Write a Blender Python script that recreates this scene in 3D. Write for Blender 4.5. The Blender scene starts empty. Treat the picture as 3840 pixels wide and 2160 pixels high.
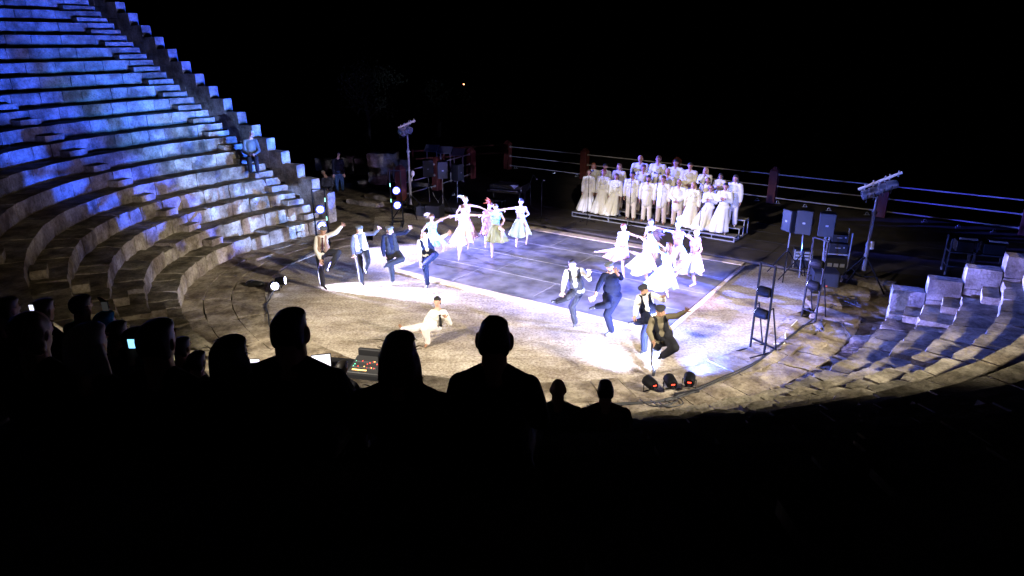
import bpy, math, random
import numpy as np
from mathutils import Vector, Matrix, noise
random.seed(7)
R = math.radians
V = Vector
# ------------------------------------------------------------------ camera
CAM_H = 6.5
PITCH = R(19.7)
FPX = 2549.0            # focal length in pixels of the 3840 px wide photograph
cam_d = bpy.data.cameras.new('camera'); cam_o = bpy.data.objects.new('camera', cam_d)
bpy.context.scene.collection.objects.link(cam_o)
cam_d.sensor_width = 36.0; cam_d.lens = FPX / 3840 * 36
cam_d.clip_start = 0.1; cam_d.clip_end = 900
cam_o.location = (0, 0, CAM_H); cam_o.rotation_euler = (R(90) - PITCH, 0, 0)
SC = bpy.context.scene
SC.camera = cam_o
# ------------------------------------------------------------------ world: a night sky
w = bpy.data.worlds.new('World'); SC.world = w; w.use_nodes = True
wt = w.node_tree
bg = wt.nodes['Background']
sky = wt.nodes.new('ShaderNodeTexSky'); sky.sky_type = 'NISHITA'; sky.sun_disc = False
sky.sun_elevation = R(-6); sky.sun_rotation = R(200)
wt.links.new(sky.outputs[0], bg.inputs[0]); bg.inputs[1].default_value = 0.4
SC.view_settings.view_transform = 'Standard'; SC.view_settings.look = 'None'
SC.view_settings.exposure = 0; SC.view_settings.gamma = 1
SC.cycles.max_bounces = 5; SC.cycles.diffuse_bounces = 2; SC.cycles.glossy_bounces = 2
SC.cycles.transparent_max_bounces = 6; SC.cycles.sample_clamp_indirect = 3
SC.cycles.use_adaptive_sampling = True

# ------------------------------------------------------------------ pixel helpers (full-size photograph pixels)
def ray(px, py):
    a = (px - 1920) / FPX; b = -(py - 1080) / FPX
    return V((a, math.cos(PITCH) + b * math.sin(PITCH), -math.sin(PITCH) + b * math.cos(PITCH)))
CAMP = V((0, 0, CAM_H))
def at(px, py, z=0.0):
    d = ray(px, py); return CAMP + d * ((z - CAM_H) / d.z)
def at_h(px, py, base):          # point above/at the horizontal distance of 'base' seen at that pixel
    d = ray(px, py); n = V((base.x, base.y, 0)).normalized()
    return CAMP + d * (V((base.x, base.y, 0)).dot(n) / (d.x * n.x + d.y * n.y))

# ------------------------------------------------------------------ lamps (stage lighting)
def spot(name, loc, target, watt, col, size=40, blend=.5, rad=.06):
    l = bpy.data.lights.new(name, 'SPOT'); l.energy = watt; l.color = col
    l.spot_size = R(size); l.spot_blend = blend; l.shadow_soft_size = rad
    o = bpy.data.objects.new(name, l); SC.collection.objects.link(o)
    o.location = loc; o.rotation_euler = (V(target) - V(loc)).to_track_quat('-Z', 'Y').to_euler()
    return o
WARM = (1, .80, .55); WHITE = (1, .93, .88); LAV = (.62, .50, 1); BLUE = (.10, .22, 1); PALE = (.45, .50, 1)
LIGHTS = []
def L(*a, **k): LIGHTS.append((a, k))
# front-of-house warm wash from both sides high behind the seats; a crisper lamp beyond the right seats
spot('front_wash_lamp', (17, 3, 11), (0.2, 16.8, 0), 44000, (1, .90, .76), 31, .55, .5)
spot('front_wash_lamp', (-14, 2, 12), (0.0, 16.0, 0), 44000, (1, .89, .74), 31, .55, .5)
spot('side_wash_lamp', (24, 8.0, 12), (8.6, 13.6, .5), 9500, (1, .80, .54), 25, .8, .1)
spot('front_treads_lamp', (10, 2, 12.0), (-9.8, 16.6, 0), 4500, (1, .82, .55), 23, .9, .2)
spot('front_choir_lamp', (3.0, -3.5, 12.0), (5.6, 24.9, 1.4), 12500, (1, .91, .80), 14, .5, .15)
# par cans on the floor, front right
spot('floor_par_lamp', (2.72, 12.25, .34), (-3.0, 24.5, 1.6), 7000, (.55, .60, 1), 64, 1)
spot('floor_par_lamp', (3.12, 12.22, .36), (1.0, 22.0, 1.4), 7000, (.50, .58, 1), 64, 1)
spot('floor_par_lamp', (3.6, 12.3, .36), (8.0, 19.5, .9), 6500, (.10, .18, 1), 80, 1)
spot('floor_par_lamp', (2.72, 12.4, .40), (-8.2, 22.7, 1.5), 46000, (.22, .38, 1), 17, .6)
# par cans on the floor, left
spot('floor_par_lamp', (-6.3, 18.45, .36), (1.5, 17.0, .25), 20000, (.62, .62, 1), 44, 1)
spot('floor_par_lamp', (-6.1, 17.9, .6), (12, 14.4, 1.9), 120000, (.22, .22, 1), 21, .5, .05)
# left booms
spot('boom_lamp', (-6.25, 22.6, 1.55), (3, 19.0, .4), 7500, (.40, .40, 1), 70, .6)
spot('boom_lamp', (-6.25, 22.6, 1.0), (3.6, 17.0, .3), 6500, (.40, .40, 1), 70, .6)
spot('boom_lamp', (-3.95, 24.6, 1.6), (4, 18.5, .8), 5600, (.28, .29, 1), 64, .6)
spot('boom_lamp', (-3.95, 24.6, 1.05), (6, 19.0, .8), 4600, (.28, .29, 1), 64, .6)
# right booms
spot('boom_lamp', (5.1, 13.9, 1.55), (-1.0, 18.2, .6), 3800, (.12, .20, 1), 66, .6)
spot('boom_lamp', (5.1, 13.9, 1.0), (1.0, 17.5, .2), 3000, (.12, .20, 1), 66, .6)
spot('boom_lamp', (7.1, 15.8, 1.7), (1.0, 21.0, 1.0), 2200, (.52, .34, 1), 60, .6)
spot('boom_lamp', (7.1, 15.8, 1.1), (2.0, 19.0, .6), 1800, (.52, .34, 1), 60, .6)
# blue wash on the empty seating
BL0 = V((8.4, 18.0, 2.6))
def bdir(az, el, d=20): return BL0 + V((math.cos(R(az)) * math.cos(R(el)), math.sin(R(az)) * math.cos(R(el)), math.sin(R(el)))) * d
spot('blue_wash_lamp', BL0 + V((.6, .3, -1.75)), bdir(165, 9), 95000, (.018, .085, 1), 35, .25, .05)
spot('blue_wash_lamp', BL0 + V((0, 0, -.2)), bdir(160, 1), 42000, (.06, .26, 1), 17, .7, .05)
spot('pole_lamp', (-3.85, 26.3, 4.1), (8.4, 14.0, .2), 105000, (.11, .17, 1), 27, .8, .06)
# blue on the fence and poles
spot('pole_lamp', (-3.9, 26.4, 4.2), (17, 22.3, .8), 42000, (.08, .10, 1), 22, .6, .06)
spot('boom_lamp', (-3.95, 24.55, 1.75), (8.5, 18.9, 1.5), 20000, (.07, .15, 1), 11, .5, .06)  # extra beam added at the two-lamp frame to turn the right loudspeakers blue
# ------------------------------------------------------------------ materials
MATS = {}
def mat(name, col, rough=.6, metal=0, emit=None, es=0, bump=0, bscale=20, var=0, vscale=3, spec=.5, col2=None, alpha=1, isl=0, sheen=0):
    if name in MATS: return MATS[name]
    m = bpy.data.materials.new(name); m.use_nodes = True; MATS[name] = m
    nt = m.node_tree; b = nt.nodes['Principled BSDF']
    b.inputs['Base Color'].default_value = (*col, 1); b.inputs['Roughness'].default_value = rough
    b.inputs['Metallic'].default_value = metal; b.inputs['Specular IOR Level'].default_value = spec
    if alpha < 1: b.inputs['Alpha'].default_value = alpha
    if emit: b.inputs['Emission Color'].default_value = (*emit, 1); b.inputs['Emission Strength'].default_value = es
    tc = nt.nodes.new('ShaderNodeTexCoord')
    if var or col2:
        n = nt.nodes.new('ShaderNodeTexNoise'); n.inputs['Scale'].default_value = vscale; n.inputs['Detail'].default_value = 7
        n.inputs['Roughness'].default_value = .65
        nt.links.new(tc.outputs['Object'], n.inputs['Vector'])
        r = nt.nodes.new('ShaderNodeValToRGB'); c2 = col2 or tuple(c * (1 - var) for c in col)
        r.color_ramp.elements[0].position = .36; r.color_ramp.elements[0].color = (*c2, 1)
        r.color_ramp.elements[1].position = .62; r.color_ramp.elements[1].color = (*[min(1, c * (1 + var * .4)) for c in col], 1)
        nt.links.new(n.outputs['Fac'], r.inputs['Fac']); last = r.outputs[0]
        if isl:
            g = nt.nodes.new('ShaderNodeNewGeometry'); mr = nt.nodes.new('ShaderNodeMapRange')
            mr.inputs['To Min'].default_value = 1 - isl; mr.inputs['To Max'].default_value = 1 + isl * .5
            nt.links.new(g.outputs['Random Per Island'], mr.inputs['Value'])
            mx = nt.nodes.new('ShaderNodeVectorMath'); mx.operation = 'SCALE'
            nt.links.new(last, mx.inputs[0]); nt.links.new(mr.outputs[0], mx.inputs['Scale']); last = mx.outputs[0]
        nt.links.new(last, b.inputs['Base Color'])
    if bump:
        n2 = nt.nodes.new('ShaderNodeTexNoise'); n2.inputs['Scale'].default_value = bscale; n2.inputs['Detail'].default_value = 8
        n2.inputs['Roughness'].default_value = .7
        nt.links.new(tc.outputs['Object'], n2.inputs['Vector'])
        bp = nt.nodes.new('ShaderNodeBump'); bp.inputs['Strength'].default_value = bump; bp.inputs['Distance'].default_value = .05
        nt.links.new(n2.outputs['Fac'], bp.inputs['Height']); nt.links.new(bp.outputs[0], b.inputs['Normal'])
    return m
def stone_mat(name, col, dark, streak=6.0):
    m = mat(name, col, .92, bump=.9, bscale=9, var=.3, vscale=2.2, col2=dark, isl=.26, spec=.2)
    nt = m.node_tree; b = nt.nodes['Principled BSDF']
    src = b.inputs['Base Color'].links[0].from_socket
    # pits and lichen stains
    tc = nt.nodes.new('ShaderNodeTexCoord')
    n = nt.nodes.new('ShaderNodeTexNoise'); n.inputs['Scale'].default_value = 14; n.inputs['Detail'].default_value = 8; n.inputs['Roughness'].default_value = .8
    nt.links.new(tc.outputs['Object'], n.inputs['Vector'])
    r = nt.nodes.new('ShaderNodeValToRGB'); r.color_ramp.elements[0].position = .38; r.color_ramp.elements[0].color = (.55, .52, .48, 1)
    r.color_ramp.elements[1].position = .54; r.color_ramp.elements[1].color = (1, 1, 1, 1)
    nt.links.new(n.outputs['Fac'], r.inputs['Fac'])
    n3 = nt.nodes.new('ShaderNodeTexNoise'); n3.inputs['Scale'].default_value = 1.1; n3.inputs['Detail'].default_value = 5
    nt.links.new(tc.outputs['Object'], n3.inputs['Vector'])
    r3 = nt.nodes.new('ShaderNodeValToRGB'); r3.color_ramp.elements[0].position = .35; r3.color_ramp.elements[0].color = (.55, .5, .45, 1)
    r3.color_ramp.elements[1].position = .6; r3.color_ramp.elements[1].color = (1, 1, 1, 1)
    nt.links.new(n3.outputs['Fac'], r3.inputs['Fac'])
    a = nt.nodes.new('ShaderNodeVectorMath'); a.operation = 'MULTIPLY'; nt.links.new(src, a.inputs[0]); nt.links.new(r.outputs[0], a.inputs[1])
    c = nt.nodes.new('ShaderNodeVectorMath'); c.operation = 'MULTIPLY'; nt.links.new(a.outputs[0], c.inputs[0]); nt.links.new(r3.outputs[0], c.inputs[1])
    nt.links.new(c.outputs[0], b.inputs['Base Color'])
    return m
STONE = stone_mat('limestone', (.42, .38, .31), (.22, .19, .15))
TREAD = stone_mat('worn_limestone_tread', (.24, .21, .15), (.10, .09, .06))
PAVE = stone_mat('paving_stone', (.36, .31, .23), (.17, .14, .10))
WALLST = stone_mat('restored_stone', (.40, .37, .34), (.20, .19, .18))
EARTH = mat('dark_earth', (.03, .028, .02), .95, bump=.6, bscale=3, var=.5, vscale=1.5, spec=.1)
def floor_mat():
    m = mat('lime_plaster_floor', (.56, .51, .42), .85, bump=.5, bscale=60, var=.3, vscale=1.0, col2=(.42, .37, .30), spec=.2)
    nt = m.node_tree; b = nt.nodes['Principled BSDF']; src = b.inputs['Base Color'].links[0].from_socket
    tc = nt.nodes.new('ShaderNodeTexCoord')
    def layer(src, scale, lo, hi, dark, stretch=None, det=6):
        n = nt.nodes.new('ShaderNodeTexNoise'); n.inputs['Scale'].default_value = scale; n.inputs['Detail'].default_value = det; n.inputs['Roughness'].default_value = .75
        v = tc.outputs['Object']
        if stretch:
            mp = nt.nodes.new('ShaderNodeMapping'); mp.inputs['Scale'].default_value = stretch; mp.inputs['Rotation'].default_value = (0, 0, R(25))
            nt.links.new(v, mp.inputs['Vector']); v = mp.outputs[0]
        nt.links.new(v, n.inputs['Vector'])
        r = nt.nodes.new('ShaderNodeValToRGB'); r.color_ramp.elements[0].position = lo; r.color_ramp.elements[0].color = (*dark, 1)
        r.color_ramp.elements[1].position = hi; r.color_ramp.elements[1].color = (1, 1, 1, 1)
        nt.links.new(n.outputs['Fac'], r.inputs['Fac'])
        a = nt.nodes.new('ShaderNodeVectorMath'); a.operation = 'MULTIPLY'; nt.links.new(src, a.inputs[0]); nt.links.new(r.outputs[0], a.inputs[1])
        return a.outputs[0]
    src = layer(src, 16, .41, .57, (.50, .46, .43), det=10)
    src = layer(src, .9, .38, .56, (.62, .58, .52), (.6, 2.0, 1))
    src = layer(src, .35, .40, .60, (.75, .72, .68))
    nt.links.new(src, b.inputs['Base Color'])
    return m
FLOOR = floor_mat()
STAGE = mat('dark_plywood_stage', (.055, .046, .038), .75, bump=.1, bscale=8, var=.4, vscale=1.3, spec=.2)
MARLEY = mat('grey_dance_vinyl', (.17, .17, .21), .36, bump=.05, bscale=30, var=.55, vscale=1.3, spec=.45)
TAPE = mat('white_tape', (.42, .40, .44), .6)
WOODEDGE = mat('pale_wood_edge', (.62, .50, .36), .7, var=.3, vscale=4)
METAL = mat('black_painted_metal', (.004, .004, .005), .6, spec=.1)
STEEL = mat('pale_steel', (.55, .55, .56), .4, metal=.6)
ALU = mat('aluminium', (.6, .6, .62), .35, metal=.8)
POLEM = mat('galvanised_pole', (.16, .16, .18), .5, spec=.3)
RAILM = mat('painted_rail', (.36, .34, .31), .5)
REDWOOD = mat('red_painted_wood', (.12, .024, .018), .7, var=.3, vscale=5)
BLACKP = mat('black_plastic', (.010, .010, .012), .6, spec=.25)
GRILL = mat('speaker_grille', (.020, .022, .026), .6, bump=.3, bscale=150)
CABLE = mat('black_cable', (.01, .01, .01), .6)
WHITEC = mat('white_cable', (.6, .6, .6), .6)
LENS = mat('lit_lamp_lens', (1, 1, 1), .3, emit=(.62, .66, 1), es=14)
LHALO = mat('blue_halo_glow', (.1, .1, .3), .3, emit=(.02, .06, 1), es=2.5)  # emission standing in for the blue halo round a lit lens
LENSO = mat('dark_lamp_lens', (.1, .1, .12), .15)
REDLED = mat('red_led', (.3, 0, 0), .4, emit=(1, .06, .03), es=5)
AMBLED = mat('amber_led', (.3, .1, 0), .4, emit=(1, .55, .15), es=5)
GRNLED = mat('green_led', (0, .2, .1), .4, emit=(.15, 1, .55), es=3)
WLED = mat('white_screen', (.3, .3, .3), .4, emit=(.85, .85, 1), es=1.6)
BSCREEN = mat('blue_screen', (.1, .2, .3), .4, emit=(.25, .65, 1), es=2.0)
GREENTAG = mat('green_strip_light', (.2, .4, .3), .4, emit=(.35, 1, .7), es=2.5)
ORANGE = mat('orange_badge', (.7, .10, .04), .5)
# ------------------------------------------------------------------ mesh builder
class MB:
    def __init__(s): s.v = []; s.f = []; s.m = []; s.s = []
    def add(s, vs, fs, mi=0, sm=True):
        o = len(s.v); s.v += [tuple(v) for v in vs]
        for f in fs: s.f.append([i + o for i in f]); s.m.append(mi); s.s.append(sm)
    def box(s, c, size, rot=None, mi=0):
        hx, hy, hz = size[0] / 2, size[1] / 2, size[2] / 2; c = V(c)
        M = rot if rot is not None else Matrix.Identity(3)
        if isinstance(rot, (int, float)): M = Matrix.Rotation(rot, 3, 'Z')
        p = [c + M @ V((x * hx, y * hy, z * hz)) for z in (-1, 1) for y in (-1, 1) for x in (-1, 1)]
        s.add(p, [(0, 2, 3, 1), (4, 5, 7, 6), (0, 1, 5, 4), (2, 6, 7, 3), (0, 4, 6, 2), (1, 3, 7, 5)], mi, False)
    def tube(s, pts, r, n=8, mi=0, cap=True, smooth=True):
        pts = [V(p) for p in pts]; rs = r if isinstance(r, (list, tuple)) else [r] * len(pts)
        t0 = (pts[1] - pts[0]).normalized(); up = V((0, 0, 1)) if abs(t0.z) < .9 else V((1, 0, 0))
        a = t0.cross(up).normalized(); vs = []
        for i, p in enumerate(pts):
            t = (pts[min(i + 1, len(pts) - 1)] - pts[max(i - 1, 0)])
            t = t.normalized() if t.length > 1e-7 else t0
            a = (a - t * a.dot(t)); a = a.normalized() if a.length > 1e-6 else t.orthogonal().normalized()
            b = t.cross(a)
            for j in range(n):
                q = 2 * math.pi * j / n; vs.append(p + (a * math.cos(q) + b * math.sin(q)) * rs[i])
        fs = [(i * n + j, i * n + (j + 1) % n, (i + 1) * n + (j + 1) % n, (i + 1) * n + j) for i in range(len(pts) - 1) for j in range(n)]
        s.add(vs, fs, mi, smooth)
        if cap:
            k = (len(pts) - 1) * n
            s.add(vs[:n], [tuple(range(n - 1, -1, -1))], mi, False); s.add(vs[k:], [tuple(range(n))], mi, False)
    def capsule(s, p0, r0, p1, r1, n=10, mi=0):
        p0 = V(p0); p1 = V(p1); d = p1 - p0
        t = d.normalized() if d.length > 1e-6 else V((0, 0, 1))
        pts = []; rs = []
        for q in (80, 50, 20): pts.append(p0 - t * r0 * math.sin(R(q))); rs.append(r0 * math.cos(R(q)))
        for k in range(1, 4): pts.append(p0.lerp(p1, k / 4)); rs.append(r0 + (r1 - r0) * k / 4)
        for q in (20, 50, 80): pts.append(p1 + t * r1 * math.sin(R(q))); rs.append(r1 * math.cos(R(q)))
        s.tube(pts, rs, n, mi)
    def ell(s, c, rad, M=None, n=12, m=8, mi=0):
        c = V(c); M = M or Matrix.Identity(3); vs = []
        for i in range(1, m):
            a = math.pi * i / m
            for j in range(n):
                b = 2 * math.pi * j / n
                vs.append(c + M @ V((rad[0] * math.sin(a) * math.cos(b), rad[1] * math.sin(a) * math.sin(b), rad[2] * math.cos(a))))
        vs += [c + M @ V((0, 0, rad[2])), c - M @ V((0, 0, rad[2]))]; T = len(vs) - 2
        fs = [(i * n + j, (i + 1) * n + j, (i + 1) * n + (j + 1) % n, i * n + (j + 1) % n) for i in range(m - 2) for j in range(n)]
        fs += [(T, j, (j + 1) % n) for j in range(n)] + [(T + 1, (m - 2) * n + (j + 1) % n, (m - 2) * n + j) for j in range(n)]
        s.add(vs, fs, mi, True)
    def prism(s, poly, z0, z1, mi=0):
        n = len(poly); vs = [(p[0], p[1], z0) for p in poly] + [(p[0], p[1], z1) for p in poly]
        s.add(vs, [tuple(range(n - 1, -1, -1)), tuple(range(n, 2 * n))] + [(i, (i + 1) % n, n + (i + 1) % n, n + i) for i in range(n)], mi, False)
    def mesh(s, name, off=V((0, 0, 0))):
        me = bpy.data.meshes.new(name)
        me.from_pydata([(x - off[0], y - off[1], z - off[2]) for x, y, z in s.v], [], s.f)
        me.polygons.foreach_set('material_index', s.m); me.polygons.foreach_set('use_smooth', s.s); me.update()
        me.set_sharp_from_angle(angle=R(48))
        return me
ORG = {}
COL = SC.collection
def thing(name, label, cat, loc=(0, 0, 0), group=None, kind=None):
    o = bpy.data.objects.new(name, None); COL.objects.link(o); o.location = loc; ORG[o.name] = V(loc); o.empty_display_size = .1
    tag(o, label, cat, group, kind); return o
def tag(o, label=None, cat=None, group=None, kind=None):
    if label: o['label'] = label
    if cat: o['category'] = cat
    if group: o['group'] = group
    if kind: o['kind'] = kind
    return o
def part(name, mb, mats, parent=None, loc=None, bevel=0, label=None):
    if not isinstance(mats, (list, tuple)): mats = [mats]
    org = ORG[parent.name] if parent else (V(loc) if loc is not None else V((0, 0, 0)))
    me = mb.mesh(name, org) if isinstance(mb, MB) else mb
    for m in mats: me.materials.append(m)
    o = bpy.data.objects.new(name, me); COL.objects.link(o)
    if parent: o.parent = parent
    else: o.location = org
    ORG[o.name] = org
    if bevel:
        b = o.modifiers.new('bevel', 'BEVEL'); b.width = bevel; b.segments = 2; b.limit_method = 'ANGLE'
    if label: o['label'] = label
    return o
def copy_tree(o, delta, parent=None):
    c = o.copy(); COL.objects.link(c); ORG[c.name] = ORG[o.name] + delta
    if parent: c.parent = parent
    else: c.location = o.location + delta
    for ch in list(o.children): copy_tree(ch, delta, c)
    return c

# ------------------------------------------------------------------ cavea geometry
CEN = V((0.0, 18.8, 0)); TR = .70; Z0 = .10
BT = [(-128, 8.55), (-117, 8.85), (-105, 9.15), (-95, 9.28), (-83, 9.12), (-63, 8.62), (-40, 8.42), (-10, 8.45), (0, 8.5), (20, 8.68), (35, 8.95), (48, 9.2), (60, 9.45), (69, 9.75)]
def lerpt(T, x):
    xs = [a for a, b in T]; return float(np.interp(x, xs, [b for a, b in T]))
def B(th):
    return sum(lerpt(BT, th + d) for d in (-9, -6, -3, 0, 3, 6, 9)) / 7 if -118 < th < 60 else lerpt(BT, th)
def RISE(th): return lerpt([(-128, .45), (-80, .445), (-45, .40), (0, .385), (69, .36)], th)
def DANG(th): return (th - 90) + lerpt([(-128, 9), (-100, 4), (-60, 0), (40, 0), (69, -4)], th)
def PK(th, k):       # plan position of the front edge of row k
    a = R(th - 90); p = CEN + V((math.cos(a), math.sin(a), 0)) * B(th)
    d = R(DANG(th)); return p + V((math.cos(d), math.sin(d), 0)) * (TR * k)
def seat_z(x, y):
    dx, dy = x - CEN.x, y - CEN.y; th = math.degrees(math.atan2(dx, -dy))
    if th > 110: th -= 360
    th = max(-128, min(69, th)); k = (math.hypot(dx, dy) - B(th)) / TR
    return Z0 + RISE(th) * (math.floor(k) + 1) if k >= 0 else 0.06
def stone_block(mb, c, nseg=(4, 2, 3), jit=.02, seed=0, mtop=None, rnd=.014):
    """c: 8 corners, z-low ring (4) then z-high ring (4), ordered front-left, front-right, back-right, back-left"""
    nx, ny, nz = nseg; idx = {}; vs = []
    cc = sum((V(p) for p in c), V((0, 0, 0))) / 8
    def P(i, j, k):
        u, v, w_ = i / nx, j / ny, k / nz
        lo = V(c[0]).lerp(V(c[1]), u).lerp(V(c[3]).lerp(V(c[2]), u), v); hi = V(c[4]).lerp(V(c[5]), u).lerp(V(c[7]).lerp(V(c[6]), u), v)
        p = lo.lerp(hi, w_)
        e = (i in (0, nx)) + (j in (0, ny)) + (k in (0, nz))
        if e >= 2: p = p + (cc - p).normalized() * (.003 + rnd * random.random()) * (e - 1)
        nv = noise.noise_vector(p * 2.3 + V((seed, 0, 0))) * jit + noise.noise_vector(p * 7) * jit * .4
        return p + nv
    for i in range(nx + 1):
        for j in range(ny + 1):
            for k in range(nz + 1):
                if i in (0, nx) or j in (0, ny) or k in (0, nz): idx[i, j, k] = len(vs); vs.append(P(i, j, k))
    fs = []; fm = []
    for i in range(nx):
        for j in range(ny):
            fs.append((idx[i, j, nz], idx[i + 1, j, nz], idx[i + 1, j + 1, nz], idx[i, j + 1, nz])); fm.append(1)
        for k in range(nz):
            fs.append((idx[i, 0, k], idx[i + 1, 0, k], idx[i + 1, 0, k + 1], idx[i, 0, k + 1])); fm.append(0)
            fs.append((idx[i, ny, k], idx[i, ny, k + 1], idx[i + 1, ny, k + 1], idx[i + 1, ny, k])); fm.append(0)
    for j in range(ny):
        for k in range(nz):
            fs.append((idx[0, j, k], idx[0, j, k + 1], idx[0, j + 1, k + 1], idx[0, j + 1, k])); fm.append(0)
            fs.append((idx[nx, j, k], idx[nx, j + 1, k], idx[nx, j + 1, k + 1], idx[nx, j, k + 1])); fm.append(0)
    o = len(mb.v); mb.v += [tuple(v) for v in vs]
    for f, m_ in zip(fs, fm): mb.f.append([q + o for q in f]); mb.m.append(m_ if mtop else 0); mb.s.append(True)

def build_cavea():
    root = thing('theatre_seating', 'curved tiers of ancient limestone seating rising round the orchestra', 'stone seating', PK(-60, 0))
    NROW = 20
    stairs = [(-128, -124.2), (-103.5, -100.5), (-66, -63), (22, 25), (64.8, 69)]
    for k in range(NROW):
        mb = MB(); th = -128.0
        lo_near = k > 6
        while th < 69 - .5:
            rad = B(th) + TR * k
            wdt = random.uniform(.5, 1.05) if k < 9 else random.uniform(.6, 1.2)
            coarse = (-60 < th < 60 and k > 3)
            if coarse: wdt *= 1.4
            d = math.degrees(wdt / rad); t2 = min(69, th + d)
            if 69 - t2 < .8: t2 = 69
            g = math.degrees(.0018 / rad)
            a, b = th + g, t2 - g
            z0a, z0b = Z0 + RISE(a) * k, Z0 + RISE(b) * k
            rough = 1.0 if k > 2 else 1.8
            if k < 3 and random.random() < .12: dz = -random.uniform(.05, .12)
            else: dz = random.uniform(-.008, .006) * rough
            fo = random.uniform(-.010, .010) * rough
            ra, rb = RISE(a), RISE(b)
            fa, fb = PK(a, k + fo), PK(b, k + fo); ba, bb_ = PK(a, k + 1.25), PK(b, k + 1.25)
            c = [fa + V((0, 0, z0a - .2)), fb + V((0, 0, z0b - .2)), bb_ + V((0, 0, z0b - .2)), ba + V((0, 0, z0a - .2)),
                 fa + V((0, 0, z0a + ra + dz)), fb + V((0, 0, z0b + rb + dz)), bb_ + V((0, 0, z0b + rb + dz)), ba + V((0, 0, z0a + ra + dz))]
            ns = (2, 1, 2) if coarse else ((3, 2, 3) if k > 8 else (5, 4, 4))
            stone_block(mb, c, ns, (.012 if k > 8 else .02) * (1.5 if k < 3 else 1), seed=k, mtop=True, rnd=.045 if k < 4 else .012)
            th = t2
        part('seat_row', mb, [STONE, TREAD], root)
        # half steps of the radial stairs
        for (s0, s1) in stairs:
            if k and not (s0 == 22 and k > 11):
                mb = MB(); z = Z0 + RISE(s0) * k; h = RISE(s0) * .44
                fa, fb = PK(s0, k - .5), PK(s1, k - .5); ba, bb_ = PK(s0, k - .02), PK(s1, k - .02)
                c = [p + V((0, 0, z - .02)) for p in (fa, fb, bb_, ba)] + [p + V((0, 0, z + h)) for p in (fa, fb, bb_, ba)]
                stone_block(mb, c, (3, 2, 2), .012, seed=k + 50, mtop=True)
                part('stair_step', mb, [STONE, TREAD], root)
    return root
build_cavea()

def wing_wall(name, label, P0, ang, thick_dir, z0, r, n, len0, drop):
    d = V((math.cos(ang), math.sin(ang), 0)); t = V(thick_dir)
    root = thing(name, label, 'stone wall', P0)
    for k in range(n):
        a = P0 + d * (TR * k); b = P0 + d * (TR * (k + 1) - .006)
        zt = z0 + r * k + random.uniform(-.01, .01)
        courses = [(max(-.05, zt - drop - .5), zt - drop - .004), (zt - drop, zt)]
        for i, (lo, hi) in enumerate(courses):
            mb = MB(); c = [V((p.x, p.y, z)) for z in (lo, hi) for p in (a, b, b + t, a + t)]
            stone_block(mb, c, (4, 3, 4), .012, seed=k * 3 + i, rnd=.008)
            part('wall_block', mb, [WALLST, WALLST], root)
    return root
wing_wall('stepped_wall', 'stepped stone end wall beside the blue-lit empty seats, climbing to the left', V((-6.73, 24.43, 0)), R(151), V((.194, .35, 0)), 1.40, .449, 19, 0, .62)
wing_wall('stepped_wall', 'stepped stone end wall at the right frame edge above the near seats', V((9.1, 15.28, 0)), R(-23), V((.17, .36, 0)), 1.0, .355, 9, 0, .50)

# paving ring between the orchestra floor and the first row
def paving():
    root = thing('paving_ring', 'ring of worn stone slabs round the orchestra floor', 'paving', PK(-70, -1), kind='structure')
    for ring, (r0, r1) in enumerate([(-3.0, -1.75), (-1.75, -.75), (-.75, .15)]):
        mb = MB(); th = -128.0
        while th < 69:
            rad = B(th); wdt = random.uniform(.5, 1.25); t2 = min(69, th + math.degrees(wdt / rad)); g = math.degrees(.004 / rad)
            right = th > 35
            z = (.03 + .012 * ring) + random.uniform(-.008, .012) * (2.2 if right else 1)
            j0, j1 = random.uniform(-.05, .05), random.uniform(-.05, .05)
            q = [PK(th + g, r0 + .006), PK(t2 - g, r0 + .006), PK(t2 - g, r1 - .006), PK(th + g, r1 - .006)]
            c = [p + V((0, 0, -.1)) for p in q] + [p + V((0, 0, z)) for p in q]
            stone_block(mb, c, (6, 6, 1), .06 if right else .022, seed=ring, rnd=.01)
            th = t2
        part('paving_course', mb, PAVE, root)
paving()
# ------------------------------------------------------------------ ground, floor, stage
g = MB(); g.add([(-300, -60, -.12), (300, -60, -.12), (300, 600, -.12), (-300, 600, -.12)], [(0, 1, 2, 3)], sm=False)
tag(part('ground', g, EARTH), kind='structure')
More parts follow.
